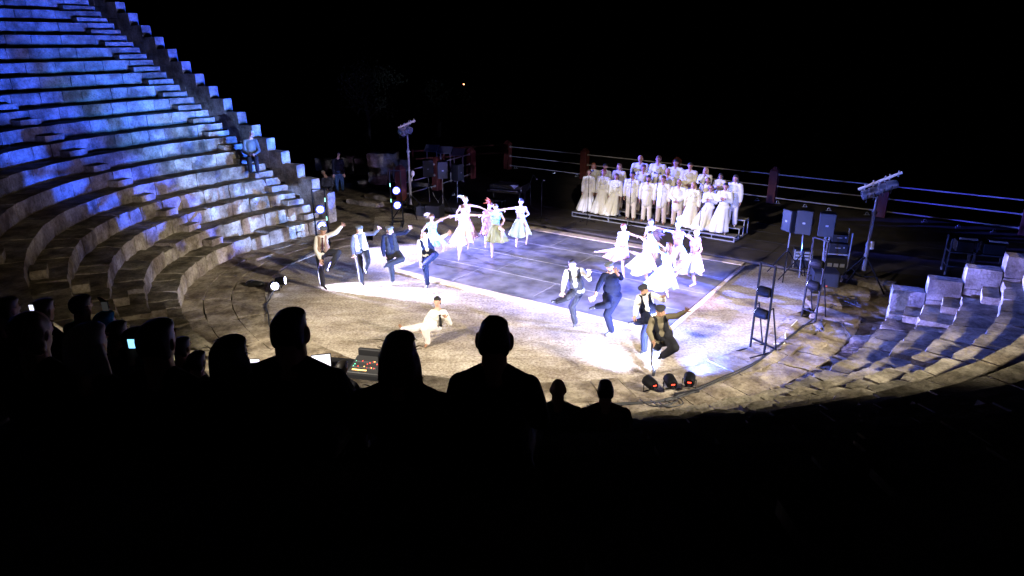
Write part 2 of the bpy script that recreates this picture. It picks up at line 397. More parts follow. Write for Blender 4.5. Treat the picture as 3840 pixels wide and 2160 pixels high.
# orchestra floor
pts = [PK(t, -3.0) for t in range(-128, 70, 4)]
fl = MB(); poly = [(p.x, p.y) for p in pts] + [(9.0, 17.6), (11.2, 17.8), (6.8, 20.85), (-.4, 26.0), (-3.6, 27.6), (-5.5, 26.6)]
cx, cy = 1.0, 19.5
fl.add([(cx, cy, 0)] + [(x, y, 0) for x, y in poly], [(0, i + 1, (i + 1) % len(poly) + 1) for i in range(len(poly))], sm=False)
tag(part('orchestra_floor', fl, FLOOR), kind='structure')
pr = MB(); pr.add([(-40, 20, -.02), (-6.6, 24.2, -.02), (-6.3, 24.9, -.02), (-4, 22, -.02), (4, 20, -.02), (8.5, 13.5, -.02), (40, 0, -.02), (40, 45, -.02), (-40, 45, -.02)], [tuple(range(9))], sm=False)
PAROD = stone_mat('rough_bedrock', (.30, .25, .18), (.12, .10, .07))
def rough_patch(name, poly, z, mtl, amp, step=.25):
    xs = [p[0] for p in poly]; ys = [p[1] for p in poly]
    def inside(x, y):
        c = False; n = len(poly)
        for i in range(n):
            x1, y1 = poly[i]; x2, y2 = poly[(i + 1) % n]
            if (y1 > y) != (y2 > y) and x < (x2 - x1) * (y - y1) / (y2 - y1) + x1: c = not c
        return c
    vid = {}; mb = MB(); vs = []; fs = []
    nx = int((max(xs) - min(xs)) / step) + 1; ny = int((max(ys) - min(ys)) / step) + 1
    def vv(i, j):
        if (i, j) not in vid:
            x, y = min(xs) + i * step, min(ys) + j * step
            h = noise.fractal(V((x * .9, y * .9, 3)), 1, 2, 4) * amp
            vid[i, j] = len(vs); vs.append((x, y, z + h))
        return vid[i, j]
    for i in range(nx):
        for j in range(ny):
            if inside(min(xs) + (i + .5) * step, min(ys) + (j + .5) * step): fs.append((vv(i, j), vv(i + 1, j), vv(i + 1, j + 1), vv(i, j + 1)))
    mb.add(vs, fs, sm=True); return part(name, mb, mtl)
tag(rough_patch('parodos_ground', [(-14, 30), (-6.8, 24.6), (-6.4, 23.4), (-3.6, 26.4), (-5.0, 29.5), (-9, 36), (-16, 36)], -.01, PAROD, .04), kind='structure')
tag(rough_patch('parodos_ground', [(8.9, 15.2), (12, 14.3), (20, 11), (22, 13.5), (11.8, 17.5), (9.0, 18.6), (8.2, 17.2)], .0, PAROD, .06), kind='structure')
# stage platform
SD = V((math.cos(R(-36)), math.sin(R(-36)), 0)); SN = V((-SD.y, SD.x, 0))
SL = at(1491, 753, .12); S0 = V((6.73, 21.03, 0))
FL0 = V((-.24, 37.07, 0))
def on_edge(t): return S0 + SD * t
ec = on_edge((SL - S0).dot(SD))
st = MB(); st.prism([(ec.x, ec.y), tuple(on_edge(16))[:2], (26, 18.5), tuple((FL0 + V((.6, .5, 0)))[:2]), (-2.5, 35), (-5.3, 29.3)], -.1, .12)
tag(part('stage_platform', st, STAGE), kind='structure')
sj = MB()
for i in range(1, 9):
    q = on_edge(-9 + i * 2.44 + .5); e = q + SN * 9
    sj.box((q + e) / 2 + V((0, 0, .122)), (.012, 9, .004), math.atan2(SN.y, SN.x) - R(90))
for j in range(1, 5):
    a = on_edge(-8.5) + SN * 1.22 * j; b = on_edge(11) + SN * 1.22 * j
    sj.box((a + b) / 2 + V((0, 0, .1245)), (19.5, .012, .004), R(-36))
tag(part('stage_joints', sj, CABLE), kind='structure')
ed = MB()
a, b = on_edge(-9.5), on_edge(10)
ed.box((a + b) / 2 - SN * .06 + V((0, 0, .085)), (19.5, .10, .06), R(-36))
tag(part('stage_edge_batten', ed, mat('dark_batten', (.05, .04, .035), .8, var=.3)), 'dark timber batten along the front edge of the low stage', 'batten')

# dance floor
DA, DB, DC, DD = V((-3.50, 19.75, 0)), V((3.60, 14.95, 0)), V((7.14, 20.1, 0)), V((-.02, 24.93, 0))
dx = (DB - DA).normalized(); dy = V((-dx.y, dx.x, 0)); DW = (DB - DA).length; DH = ((DD - DA).length + (DC - DB).length) / 2
root = thing('dance_floor', 'grey vinyl dance floor with white tape seams and pale wooden edges', 'dance floor', DA)
ang = math.atan2(dx.y, dx.x); NM = 4
for i in range(NM):
    mb = MB(); c = DA + dx * DW / 2 + dy * (DH * (i + .5) / NM)
    mb.box(c + V((0, 0, .022)), (DW, DH / NM - .015, .036), ang); part('floor_mat', mb, MARLEY, root)
for i in range(1, NM):
    mb = MB(); c = DA + dx * DW / 2 + dy * (DH * i / NM)
    mb.box(c + V((0, 0, .0425)), (DW - .1, .020, .003), ang); part('tape_seam', mb, TAPE, root)
for (u, v0, v1) in [(.24, .02, .25), (.55, .05, .25), (.30, .26, .5), (.72, .27, .48), (.5, .52, .75), (.2, .5, .74), (.66, .76, .99), (.3, .77, .98)]:
    mb = MB(); c = DA + dx * (DW * u) + dy * (DH * (v0 + v1) / 2)
    mb.box(c + V((0, 0, .0425)), (.02, DH * (v1 - v0), .003), ang); part('tape_seam', mb, mat('faded_tape', (.3, .29, .32), .6), root)
for s, (p, q) in enumerate([(DA, DB), (DD, DC)]):
    mb = MB(); d = (q - p); n = dy * (-.13 if s == 0 else .2)
    nseg = 4
    for i in range(nseg):
        a = p + d * (i / nseg); b = p + d * ((i + 1) / nseg - .003)
        mb.box((a + b) / 2 + n + V((0, 0, .03)), (d.length / nseg - .01, .24 if s == 0 else .34, .05), ang)
    part('edge_board', mb, WOODEDGE, root)
mb = MB(); d = DC - DB; mb.box((DB + DC) / 2 + dx * .06 + V((0, 0, .03)), (.09, DH, .05), ang); part('edge_board', mb, WOODEDGE, root)

# ================================================================== fence
def fence_run(posts, label, glabel):
    """posts: list of ground points; each post its own thing, rails one thing per bay"""
    for i, p in enumerate(posts):
        th_ = thing('fence_post', glabel[i], 'fence post', p, 'red wooden fence posts round the stage')
        mb = MB(); h = 1.38; a = R(-38); M = Matrix.Rotation(a, 3, 'Z')
        mb.box(p + V((0, 0, h / 2)), (.34, .34, h), M)
        top = [p + M @ V((x * .17, y * .17, h)) for x, y in ((-1, -1), (1, -1), (1, 1), (-1, 1))] + [p + M @ V((x * .05, y * .05, h + .16)) for x, y in ((-1, -1), (1, -1), (1, 1), (-1, 1))]
        mb.add(top, [(0, 1, 5, 4), (1, 2, 6, 5), (2, 3, 7, 6), (3, 0, 4, 7), (4, 5, 6, 7)], sm=False)
        part('post', mb, REDWOOD, th_, bevel=.01)
    for i in range(len(posts) - 1):
        a, b = posts[i], posts[i + 1]; d = (b - a).normalized(); a2, b2 = a + d * .17, b - d * .17
        t = thing('fence_rail', label[i], 'fence rail', (a + b) / 2, 'pipe rails between the fence posts')
        for z in (1.22, .72, .22):
            mb = MB(); mb.tube([a2 + V((0, 0, z)), b2 + V((0, 0, z))], .028, 8); part('rail', mb, RAILM, t)
            for q, s in ((a2, 1), (b2, -1)): mb2 = MB(); mb2.tube([q + V((0, 0, z)), q + d * s * .03 + V((0, 0, z))], .06, 8); part('flange', mb2, RAILM, t)
FP = [at(1904, 634, .12)]
for (x, y) in ((2188, 671), (2519, 718), (2877, 768), (3302, 812)): FP.append(at(x, y, .12))
# regularise to one straight line
A0 = FP[0]; fd = (FP[-1] - A0).normalized(); FP = [A0 + fd * (p - A0).dot(fd) for p in FP] + [A0 + fd * ((FP[-1] - A0).length + 4.6)]
fence_run(FP, ['pipe rails behind the stage, left end bay', 'pipe rails behind the left half of the choir', 'pipe rails behind the right half of the choir', 'pale pipe rails behind the loudspeakers', 'blue-lit pipe rails in the right end bay'],
          ['pointed red post at the far back corner of the stage', 'red post just left of the choir', 'red post behind the middle of the choir', 'pointed red post right of the choir', 'dark red post behind the tall right lamp pole', 'purple-lit pointed post at the right frame edge'])
LP = [at(1507, 751, .12), at(1640, 712, .12), at(1768, 668, .12)]
fence_run(LP, ['low pipe rails beside the upper left lamp boom', 'pipe rails behind the left loudspeakers'], ['red post beside the upper left lamp boom', 'red post between the left loudspeakers', 'red post under the slanted information panels'])
# floor shackles
LR = ['beside the right-hand choir end', 'right of the ring nearest the sideways speaker', 'left of the sideways speaker', 'just right of the choir', 'first under the blue rails', 'second under the blue rails', 'last under the blue rails, far right', 'left of the choir post', 'second left of the choir post', 'beside the tall right pole', 'by the far corner post', 'by the left speakers']
for i, (x, y) in enumerate([(3018, 776), (3107, 790), (2915, 763), (2838, 753), (3467, 833), (3594, 853), (3726, 870), (2075, 650), (2163, 662), (3250, 806), (1934, 632), (1700, 732)]):
    p = at(x, y, .125); mb = MB()
    mb.tube([p + V((math.cos(q) * .055, 0, .02 + max(0, math.sin(q)) * .1)) for q in np.linspace(-.25, math.pi + .25, 11)], .010, 6)
    mb.box(p + V((0, 0, .008)), (.22, .07, .012))
    tag(part('floor_ring', mb, STEEL, loc=p), 'small steel lashing ring on the stage, ' + LR[i], 'lashing ring', 'steel lashing rings along the fence')
# back wooden rail fence
t = thing('wooden_railing', 'faint brown wooden railing in the dark behind the far corner post', 'railing', (-2, 42, 0))
pa, pb = V((-5.5, 38.0, 0)), V((-.6, 40.5, 0))
mb = MB()
for z in (.95, .5): mb.box((pa + pb) / 2 + V((0, 0, z)), ((pb - pa).length, .05, .10), math.atan2((pb - pa).y, (pb - pa).x))
part('rail', mb, REDWOOD, t)
for i in range(4):
    mb = MB(); mb.box(pa.lerp(pb, i / 3) + V((0, 0, .5)), (.11, .11, 1.1)); part('post', mb, REDWOOD, t)
# information panels
for i, (x0, x1, y) in enumerate([(1594, 1643, 556), (1645, 1694, 563), (1697, 1740, 570)]):
    b0 = at(x0 + 18, 700, 0); d = math.hypot(b0.x, b0.y) * 1.0
    q0 = V((b0.x, b0.y, 0)) * (33.5 / d); p = at_h((x0 + x1) / 2, y, q0)
    base = V((p.x, p.y, 0)); t = thing('information_panel', ['left', 'middle', 'right'][i] + ' one of three slanted information panels on legs', 'information panel', base, 'slanted panels beyond the left fence')
    wd = (x1 - x0) / FPX * 35.5; M = Matrix.Rotation(R(-12), 3, 'Z') @ Matrix.Rotation(R(30), 3, 'X')
    mb = MB(); mb.box(p, (wd, .55, .03), M); part('board', mb, mat('panel_face', (.10, .10, .14), .35, spec=.6), t, bevel=.006)
    for s in (-1, 1):
        mb = MB(); q = p + M @ V((s * wd * .36, 0, 0)); mb.box(V((q.x, q.y, p.z / 2)), (.07, .07, p.z)); part('leg', mb, POLEM, t)
# ================================================================== ruins
def block(px, py, w_, d_, h_, rot, label, z=-.05, m=None):
    p = at(px, py, z + .0); mb = MB(); M = Matrix.Rotation(R(rot), 3, 'Z')
    c = [p + M @ V((sx * w_ / 2, sy * d_ / 2, zz)) for zz in (0, h_) for sx, sy in ((-1, -1), (1, -1), (1, 1), (-1, 1))]
    stone_block(mb, c, (5, 4, 4), .06, seed=px, rnd=.05)
    tag(part('stone_block', mb, m or PAROD, loc=p), label, 'stone block', 'loose ruin blocks beyond the left wall')
block(1317, 650, .75, .6, .95, -20, 'upright squared block just right of the man watching from the ruins')
block(1370, 655, .95, .6, .9, -15, 'bluish block, second to the right of the man in the ruins')
block(1428, 690, 1.0, .8, .75, -10, 'lower block of the tallest ruin stack')
block(1428, 656, .95, .8, .72, -10, 'middle block of the tallest ruin stack', .70)
block(1440, 622, 1.25, .9, .62, -8, 'top block of the tallest ruin stack', 1.42)
block(1500, 640, .9, .7, .6, 5, 'weathered block right of the tall ruin stack', .55)
block(1496, 678, 1.0, .8, .6, 5, 'block under the weathered one beside the lamp pole', -.05)
block(1222, 640, 1.0, .6, .7, -25, 'brown block left of the man watching from the ruins')
block(1250, 684, .6, .5, .4, 15, 'small brown block at the feet of the dark seated figure')
block(1370, 770, 1.9, .5, .22, -35, 'long flat kerb slab in front of the ruins')
block(1440, 745, 1.6, .9, .2, -30, 'flat slab left of the upper lamp boom')
block(1362, 702, .45, .4, .35, 5, 'small round stone among the ruins')
block(1600, 705, 1.4, 1.0, .35, -25, 'low rubble pile behind the left loudspeakers')
block(1080, 868, 2.6, .45, .16, 40, 'long pale slab edge left of the first dancer')
block(1020, 915, 2.0, .6, .12, 35, 'flat slab beside the floor lamp at the left')
block(930, 968, 1.5, .9, .14, -20, 'cracked slab at the foot of the left stair')
block(3160, 1110, 1.3, .7, .25, -25, 'kerb stone left of the right end wall')
block(3085, 1150, .8, .6, .2, -10, 'rounded stone beside the cable heap')
block(3250, 1080, 1.4, .6, .25, -25, 'kerb stone behind the tall pole base')
block(3130, 1205, 1.1, .8, .16, -35, 'broken slab at the foot of the right stair')
block(3010, 1290, 1.0, .9, .12, -40, 'cracked slab on the right of the orchestra')
# dark trees beyond the ruins
LEAF = mat('dark_foliage', (.02, .03, .012), .8, var=.4, vscale=2)
BARK = mat('bark', (.02, .016, .012), .9)
def tree(x, y, h, sp, label):
    t = thing('bushy_tree', label, 'tree', (x, y, 0), 'dark trees beyond the theatre')
    mb = MB(); mb.tube([(x, y, 0), (x + .1, y, h * .3), (x, y + .1, h * .6)], [.2, .15, .08], 8)
    for i in range(6):
        a = i * 1.05; mb.tube([(x, y, h * (.3 + .05 * i)), (x + math.cos(a) * sp * .6, y + math.sin(a) * sp * .6, h * (.55 + .05 * i))], [.08, .03], 6)
    part('trunk', mb, BARK, t)
    cr = MB(); rnd = random.Random(int(x * 10))
    cl = [V((rnd.gauss(0, sp * .42), rnd.gauss(0, sp * .42), h * rnd.uniform(.42, .95))) for _ in range(26)]
    for c in cl:
        for _ in range(60):
            p = V((x, y, 0)) + c + V((rnd.gauss(0, .35), rnd.gauss(0, .35), rnd.gauss(0, .3))); u = V((rnd.uniform(-1, 1), rnd.uniform(-1, 1), rnd.uniform(-1, 1))).normalized() * .10; v_ = u.orthogonal().normalized() * .06
            cr.add([p - u, p + v_, p + u, p - v_], [(0, 1, 2, 3)], sm=False)
    part('crown', cr, LEAF, t)
tree(-9.8, 47, 5.5, 2.4, 'dark bushy tree faint against the night sky left of centre')
tree(-5.5, 52, 4.2, 2.2, 'lower dark bush beyond the ruins')
tree(14.0, 60, 3.8, 3.0, 'dark scrub far behind the choir')
p = at_h(1739, 315, V((-3, 80, 0))); mb = MB(); mb.ell(p, (.09, .09, .09), n=8, m=6); mb.tube([p, V((p.x, p.y, 0))], .04, 6, mi=1)
tag(part('distant_lamp', mb, [mat('distant_orange_light', (.3, .1, .05), .5, emit=(1, .35, .15), es=9), METAL], loc=V((p.x, p.y, 0))), 'tiny orange light far away in the black landscape', 'lamp')
# ================================================================== equipment
def par_can(name, label, c, aim, lit=True, r=.115, group=None, disp=False, stand=True, ring=False):
    c = V(c); f = (V(aim) - c).normalized(); t = thing(name, label, 'stage lamp', c, group)
    side = f.cross(V((0, 0, 1))).normalized()
    mb = MB(); mb.tube([c - f * .17, c - f * .13, c - f * .02, c + f * .10, c + f * .10], [r * .75, r * .95, r, r, r * .96], 18, cap=True); part('lamp_housing', mb, ALU if name == 'pole_lamp' else METAL, t)
    mb = MB(); mb.tube([c + f * .101, c + f * .108], r * .90, 18); part('lens', mb, LENS if lit else LENSO, t)
    if ring: mb = MB(); mb.tube([c + f * .1005, c + f * .104], r * 1.28, 18); part('halo_ring', mb, LHALO, t)  # glowing disc behind the lens imitates its blue halo
    mb = MB(); mb.tube([c + side * r * 1.05, c + side * r * 1.15 - V((0, 0, .02)), c + side * r * 1.15 - V((0, 0, r * 1.5)), c - side * r * 1.15 - V((0, 0, r * 1.5)), c - side * r * 1.15 - V((0, 0, .02)), c - side * r * 1.05], .012, 6)
    if stand: part('yoke', mb, METAL, t)
    if disp:
        u = side.cross(f).normalized(); mb = MB(); q = c - f * .173 + u * .02
        M = Matrix((side, u, -f)).transposed(); mb.box(q, (.07, .022, .004), M); part('display', mb, REDLED, t)
        mb = MB(); q = c - f * .176 - u * .045; mb.tube([q, q - f * .02], .03, 10); part('knob', mb, BLACKP, t)
    return t
FRONT = [((2.72, 12.02, .22), (-3, 24, 1.6), 'black floor lamp, left one of the three at the front edge'),
         ((3.12, 12.00, .26), (2.0, 22, 1.3), 'black floor lamp, middle one of the three at the front edge'),
         ((3.52, 12.08, .26), (6.8, 24, 1.3), 'black floor lamp, right one of the three at the front edge')]
for c, a, l in FRONT: par_can('floor_lamp', l, c, a, True, group='lamps on the orchestra floor', disp=True)
pl = at(1028, 1070, .2)
par_can('floor_lamp', 'floor lamp with its round lens facing the audience, left of the dancers', pl, (0, 6, 1.2), True, group='lamps on the orchestra floor')
par_can('floor_lamp', 'floor lamp throwing a white streak towards the left dancers', pl + V((.12, .28, .04)), (4, 19.3, .9), True, group='lamps on the orchestra floor')
def boom(base, ang, h, label, lamps, aim, lit, llabels, tags=()):
    base = V(base); M = Matrix.Rotation(ang, 3, 'Z'); t = thing('lighting_frame', label, 'lighting frame', base, 'black metal lamp frames')
    W = .20; P_ = lambda x, y, z: base + M @ V((x, y, z))
    for s in (-1, 1):
        mb = MB(); mb.box(P_(s * W, 0, h / 2), (.035, .035, h), M); part('upright', mb, METAL, t)
        mb = MB(); mb.tube([P_(s * W, 0, h * .52), P_(s * W, .10, h * .54), P_(s * W, .38, .05)], .017, 6); part('brace', mb, METAL, t)
        mb = MB(); mb.box(P_(s * W * 1.0, .05, .03), (.04, .95, .04), M); part('foot_bar', mb, METAL, t)
    for y_, z_ in ((0, h), (.38, .07), (0, .28)): mb = MB(); mb.box(P_(0, y_, z_), (W * 2, .034, .034), M); part('crossbar', mb, METAL, t)
    for i, z in enumerate(lamps):
        par_can('frame_lamp', llabels[i], P_(0, -.03, z), aim, lit, r=.115, group='lamps mounted in the lighting frames', stand=False, ring=bool(tags))
        mb = MB(); mb.tube([P_(-W, 0, z), P_(W, 0, z)], .012, 6); part('lamp_bracket', mb, METAL, t)
    for (s, z) in tags:
        mb = MB(); mb.box(P_(s * W, -.022, z), (.03, .01, .13), M); part('marker_light', mb, GREENTAG, t)
b1 = at(1213, 930, 0); b2 = at(1492, 845, 0)
def zof(px, py, base): return at_h(px, py, base).z
boom(b1, R(10), zof(1213, 708, b1), 'lamp frame with two lit lamps beside the lower left dancer', [zof(1217, 781, b1), zof(1225, 842, b1)], (3.0, 4, .5), True,
     ['upper lit lamp of the frame by the first dancer', 'lower lit lamp of the frame by the first dancer'], [(1, zof(1224, 748, b1)), (1, zof(1229, 818, b1))])
boom(b2, R(5), zof(1478, 640, b2), 'lamp frame with two lit lamps beside the tall left pole', [zof(1482, 712, b2), zof(1484, 767, b2)], (3.5, 6, 1.0), True,
     ['upper lit lamp of the frame by the tall left pole', 'lower lit lamp of the frame by the tall left pole'], [(-1, zof(1463, 694, b2)), (-1, zof(1466, 752, b2))])
b3 = at(2838, 1322, 0); b4 = at(3030, 1205, 0)
boom(b3, R(-62), zof(2860, 990, b3), 'black lamp frame standing nearest on the right of the dancers', [zof(2850, 1090, b3), zof(2840, 1172, b3)], (-2, 24, 1.0), True,
     ['upper dark-backed lamp of the nearest right frame', 'lower dark-backed lamp of the nearest right frame'])
boom(b4, R(-62), zof(3063, 895, b4), 'black lamp frame in front of the right subwoofer', [zof(3040, 985, b4), zof(3020, 1065, b4)], (0, 27, 1.0), True,
     ['upper lamp of the frame in front of the right subwoofer', 'lower lamp of the frame in front of the right subwoofer'])
def tall_pole(base, top, e0, e1, label, nlamp, aim):
    base = V(base); t = thing('lamp_pole', label, 'lighting stand', base, 'tall lighting stands at the stage corners'); H = top.z
    mb = MB(); mb.tube([base + V((0, 0, .5)), base + V((0, 0, H * .42))], .055, 10); mb.tube([base + V((0, 0, H * .42)), base + V((0, 0, H * .72))], .043, 10); mb.tube([base + V((0, 0, H * .72)), base + V((0, 0, H))], .033, 10)
    part('pole', mb, POLEM, t)
    for k in (.42, .72):
        mb = MB(); mb.tube([base + V((0, 0, H * k - .05)), base + V((0, 0, H * k + .05))], .065, 10); mb.tube([base + V((0, 0, H * k)), base + V((.12, 0, H * k))], .012, 6); part('collar', mb, POLEM, t)
    for i in range(4):
        a = R(25 + 90 * i); d = V((math.cos(a), math.sin(a), 0)); mb = MB()
        mb.tube([base + V((0, 0, .95)), base + d * .75 + V((0, 0, .03))], .022, 6); mb.tube([base + V((0, 0, .3)), base + d * .42 + V((0, 0, .46))], .015, 6); part('leg', mb, METAL, t)
    zb = H; a_, b_ = at_h(*e0, base), at_h(*e1, base); mid = (a_ + b_) / 2
    d = (b_ - a_).normalized(); hw = min(1.3, (b_ - a_).length / 2); c0 = base + V((0, 0, zb + .03)); a_, b_ = c0 - d * hw, c0 + d * hw
    mb = MB(); mb.tube([a_, b_], .038, 10); part('crossbar', mb, mat('wooden_bar', (.75, .65, .45), .6), t)
    mb = MB()
    for k in (.15, .35, .62, .72, .92): q = a_.lerp(b_, k); mb.box(q, (.03, .03, .17))
    part('clamp', mb, ALU, t)
    for k in range(nlamp):
        q = a_.lerp(b_, (.22, .38, .60, .78)[k]) - V((0, 0, .24))
        par_can('pole_lamp', ['first', 'second', 'third', 'fourth'][k] + ' lamp from the left under the bar of ' + label.split(' standing')[0], q, aim, False, r=.13, group='lamps hanging under the pole bars')
    return t
br = at(3227, 1077, 0); tr_ = at_h(3292, 682, br)
tall_pole(br, tr_, (3219, 682), (3384, 617), 'the tall blue-lit right pole standing beside the equipment rack', 4, (2, 20, 0))
blp = at(1543, 813, 0); tl_ = at_h(1522, 468, blp)
tall_pole(blp, tl_, (1489, 480), (1553, 452), 'the tall blue-lit left pole standing beside the ruins', 3, (4, 20, 0))
mb = MB(); q = br + V((.08, -.05, 1.15)); mb.tube([q, q + V((0, 0, .22))], .06, 10); tag(part('counterweight_bag', mb, mat('white_box', (.6, .6, .62), .5), loc=q), 'small white canister strapped to the right lamp pole', 'canister')
mb = MB(); q = blp + V((.14, -.05, 1.75)); mb.ell(q, (.08, .08, .12), n=10, m=7); mb.tube([q, q - V((.05, 0, .3))], .015, 6); tag(part('pole_canister', mb, mat('white_box', (.6, .6, .62), .5), loc=q), 'small white canister hanging on the left lamp pole', 'canister')
def speaker(px, py, pw, ph, base, rot, label, stand_label, front='grille', sbase=None):
    """cabinet centre pixel, height in px"""
    base = V(base); c = at_h(px, py, base); dist = (c - CAMP).length; h = ph / FPX * dist; wd = h * .62; dp = h * .55
    M = Matrix.Rotation(R(rot), 3, 'Z'); t = thing('loudspeaker', label, 'loudspeaker', c - V((0, 0, h / 2)), 'cabinet loudspeakers on stands')
    mb = MB(); pr_ = [(-wd / 2, -dp / 2), (wd / 2, -dp / 2), (wd / 2, 0), (wd * .3, dp / 2), (-wd * .3, dp / 2), (-wd / 2, 0)]
    vs = [c + M @ V((x, y, z)) for z in (-h / 2, h / 2) for x, y in pr_]; n = 6
    mb.add(vs, [tuple(range(n - 1, -1, -1)), tuple(range(n, 2 * n))] + [(i, (i + 1) % n, n + (i + 1) % n, n + i) for i in range(n)], sm=False)
    part('cabinet', mb, BLACKP, t, bevel=.012)
    mb = MB(); mb.box(c + M @ V((0, -dp / 2 - .008, 0)), (wd * .93, .016, h * .95), M); part('grille', mb, GRILL, t)
    mb = MB(); mb.box(c + M @ V((0, -dp / 2 - .019, -h * .02)), (.07, .006, .045), M); part('badge', mb, mat('grey_badge', (.3, .3, .35), .4), t)
    mb = MB(); mb.tube([c + M @ V((wd * .5, -.02, -.1)), c + M @ V((wd * .56, -.02, 0)), c + M @ V((wd * .5, -.02, .1))], .012, 6); part('handle', mb, METAL, t)
    s = thing('loudspeaker_stand', stand_label, 'speaker stand', base, 'speaker stands'); bz = base.z
    cz = c.z - h / 2; ax = V((c.x, c.y, 0)); bb = V((base.x, base.y, 0))
    mb = MB(); mb.tube([bb + V((0, 0, bz + (.12 if sbase is None else 0))), V((c.x, c.y, cz))], .02, 8); part('pole', mb, POLEM, s)
    if sbase is None:
        for i in range(3):
            a = R(200 + 120 * i + rot); d = V((math.cos(a), math.sin(a), 0)); mb = MB(); mb.tube([bb + V((0, 0, .85)), bb + d * .58 + V((0, 0, bz + .02))], .016, 6); mb.tube([bb + V((0, 0, .3)), bb + d * .36 + V((0, 0, .36))], .01, 6); part('leg', mb, METAL, s)
        mb = MB(); mb.tube([bb + V((0, 0, .80)), bb + V((0, 0, .92))], .035, 8); part('collar', mb, BLACKP, s)
    return t
speaker(2970, 826, 50, 76, at(2940, 1040, 0), -75, 'loudspeaker turned sideways, leftmost of the right three', 'tripod stand under the sideways loudspeaker')
speaker(3018, 830, 64, 84, at(2995, 1055, 0), -28, 'loudspeaker with bright blue grille, middle of the right three', 'tripod stand under the blue-lit loudspeaker')
def boxy(name, label, cat, c, size, rot, m, extra=None, group=None, bevel=.015):
    t = thing(name, label, cat, V((c[0], c[1], c[2] - size[2] / 2)), group); mb = MB(); mb.box(c, size, R(rot)); part('cabinet', mb, m, t, bevel=bevel); return t
def subwoofer(px, py, w_, h_, rot, label, badge=True):
    b = at(px, py, 0); c = b + V((0, 0, h_ / 2)); M = Matrix.Rotation(R(rot), 3, 'Z')
    t = boxy('subwoofer', label, 'subwoofer', c, (w_, w_ * .9, h_), rot, BLACKP, group='subwoofers')
    mb = MB(); mb.box(c + M @ V((0, -w_ * .45 - .008, 0)), (w_ * .93, .016, h_ * .9), M); part('grille', mb, mat('black_grille', (.018, .018, .02), .6, bump=.3, bscale=150), t)
    if badge: mb = MB(); mb.box(c + M @ V((-.0, -w_ * .45 - .02, -h_ * .12)), (.075, .006, .06), M); part('badge', mb, ORANGE, t)
    return b
sb = subwoofer(3082, 1090, .66, .62, -12, 'large black subwoofer with a small orange badge, right side')
sp3 = sb + V((-.05, .05, .62)); speaker(3100, 840, 58, 80, V((sp3.x, sp3.y, .62)), -20, 'dark loudspeaker above the subwoofer, rightmost of the right three', 'short pole on the right subwoofer', sbase=1)
subwoofer(1632, 812, .6, .5, -20, 'black subwoofer on the left behind the dancers', False)
subwoofer(1590, 806, .5, .42, -15, 'smaller black subwoofer beside the tall left pole', False)
speaker(1604, 630, 40, 62, at(1612, 768, 0), 10, 'dark loudspeaker with a red spark, left of the left three', 'stand with a hanging cable under the left dark loudspeaker')
speaker(1658, 636, 44, 62, at(1662, 805, 0), 12, 'blue-lit loudspeaker, middle of the left three', 'tripod stand under the middle left loudspeaker')
speaker(1714, 645, 34, 60, at(1716, 770, 0), 62, 'narrow-looking sideways loudspeaker, right of the left three', 'stand under the sideways left loudspeaker')
# amplifier rack
rb = at(3120, 1040, 0); t = thing('amplifier_rack', 'open rack of amplifiers behind the right subwoofer', 'equipment rack', rb)
M = Matrix.Rotation(R(-15), 3, 'Z')
for sx in (-1, 1):
    for sy in (-1, 1): mb = MB(); mb.box(rb + M @ V((sx * .30, sy * .25, .72)), (.03, .03, 1.44), M); part('rail', mb, ALU, t)
for z in (.12, .78): mb = MB(); mb.box(rb + M @ V((0, 0, z)), (.6, .5, .035), M); part('shelf', mb, ALU, t)
for z, hh, ww in ((.95, .28, .50), (1.25, .22, .42)):
    mb = MB(); mb.box(rb + M @ V((0, -.02, z)), (ww, .42, hh), M); o = part('amplifier', mb, BLACKP, t, bevel=.01)
    mb = MB(); mb.box(rb + M @ V((-.02, -.235, z + .02)), (.14, .01, .02), M); mb.tube([rb + M @ V((.14, -.23, z + .04)), rb + M @ V((.14, -.25, z + .04))], .022, 8); part('knob', mb, ALU, o)
for k in range(3):
    mb = MB(); mb.box(rb + M @ V((-.17 + k * .17, -.24, .45)), (.12, .03, .10), M); part('patch_panel', mb, ALU, t)
mb = MB(); mb.box(rb + M @ V((0, 0, .40)), (.54, .44, .5), M); part('amplifier', mb, BLACKP, t)
cb = at(3000, 1012, 0); t = thing('flight_case', 'flight case with silver stripes behind the speaker tripod', 'flight case', cb)
M = Matrix.Rotation(R(-14), 3, 'Z'); mb = MB(); mb.box(cb + V((0, 0, .36)), (.5, .35, .62), M); part('case', mb, BLACKP, t, bevel=.01)
for i in range(3):
    for s in (-1, 1): mb = MB(); mb.box(cb + M @ V((s * .12, -.18, .60 - i * .10)), (.19, .012, .06), M); part('latch_plate', mb, ALU, t)
mb = MB()
for s in (-1, 1): mb.box(cb + M @ V((s * .245, -.172, .36)), (.03, .02, .63), M)
part('corner_trim', mb, ALU, t)
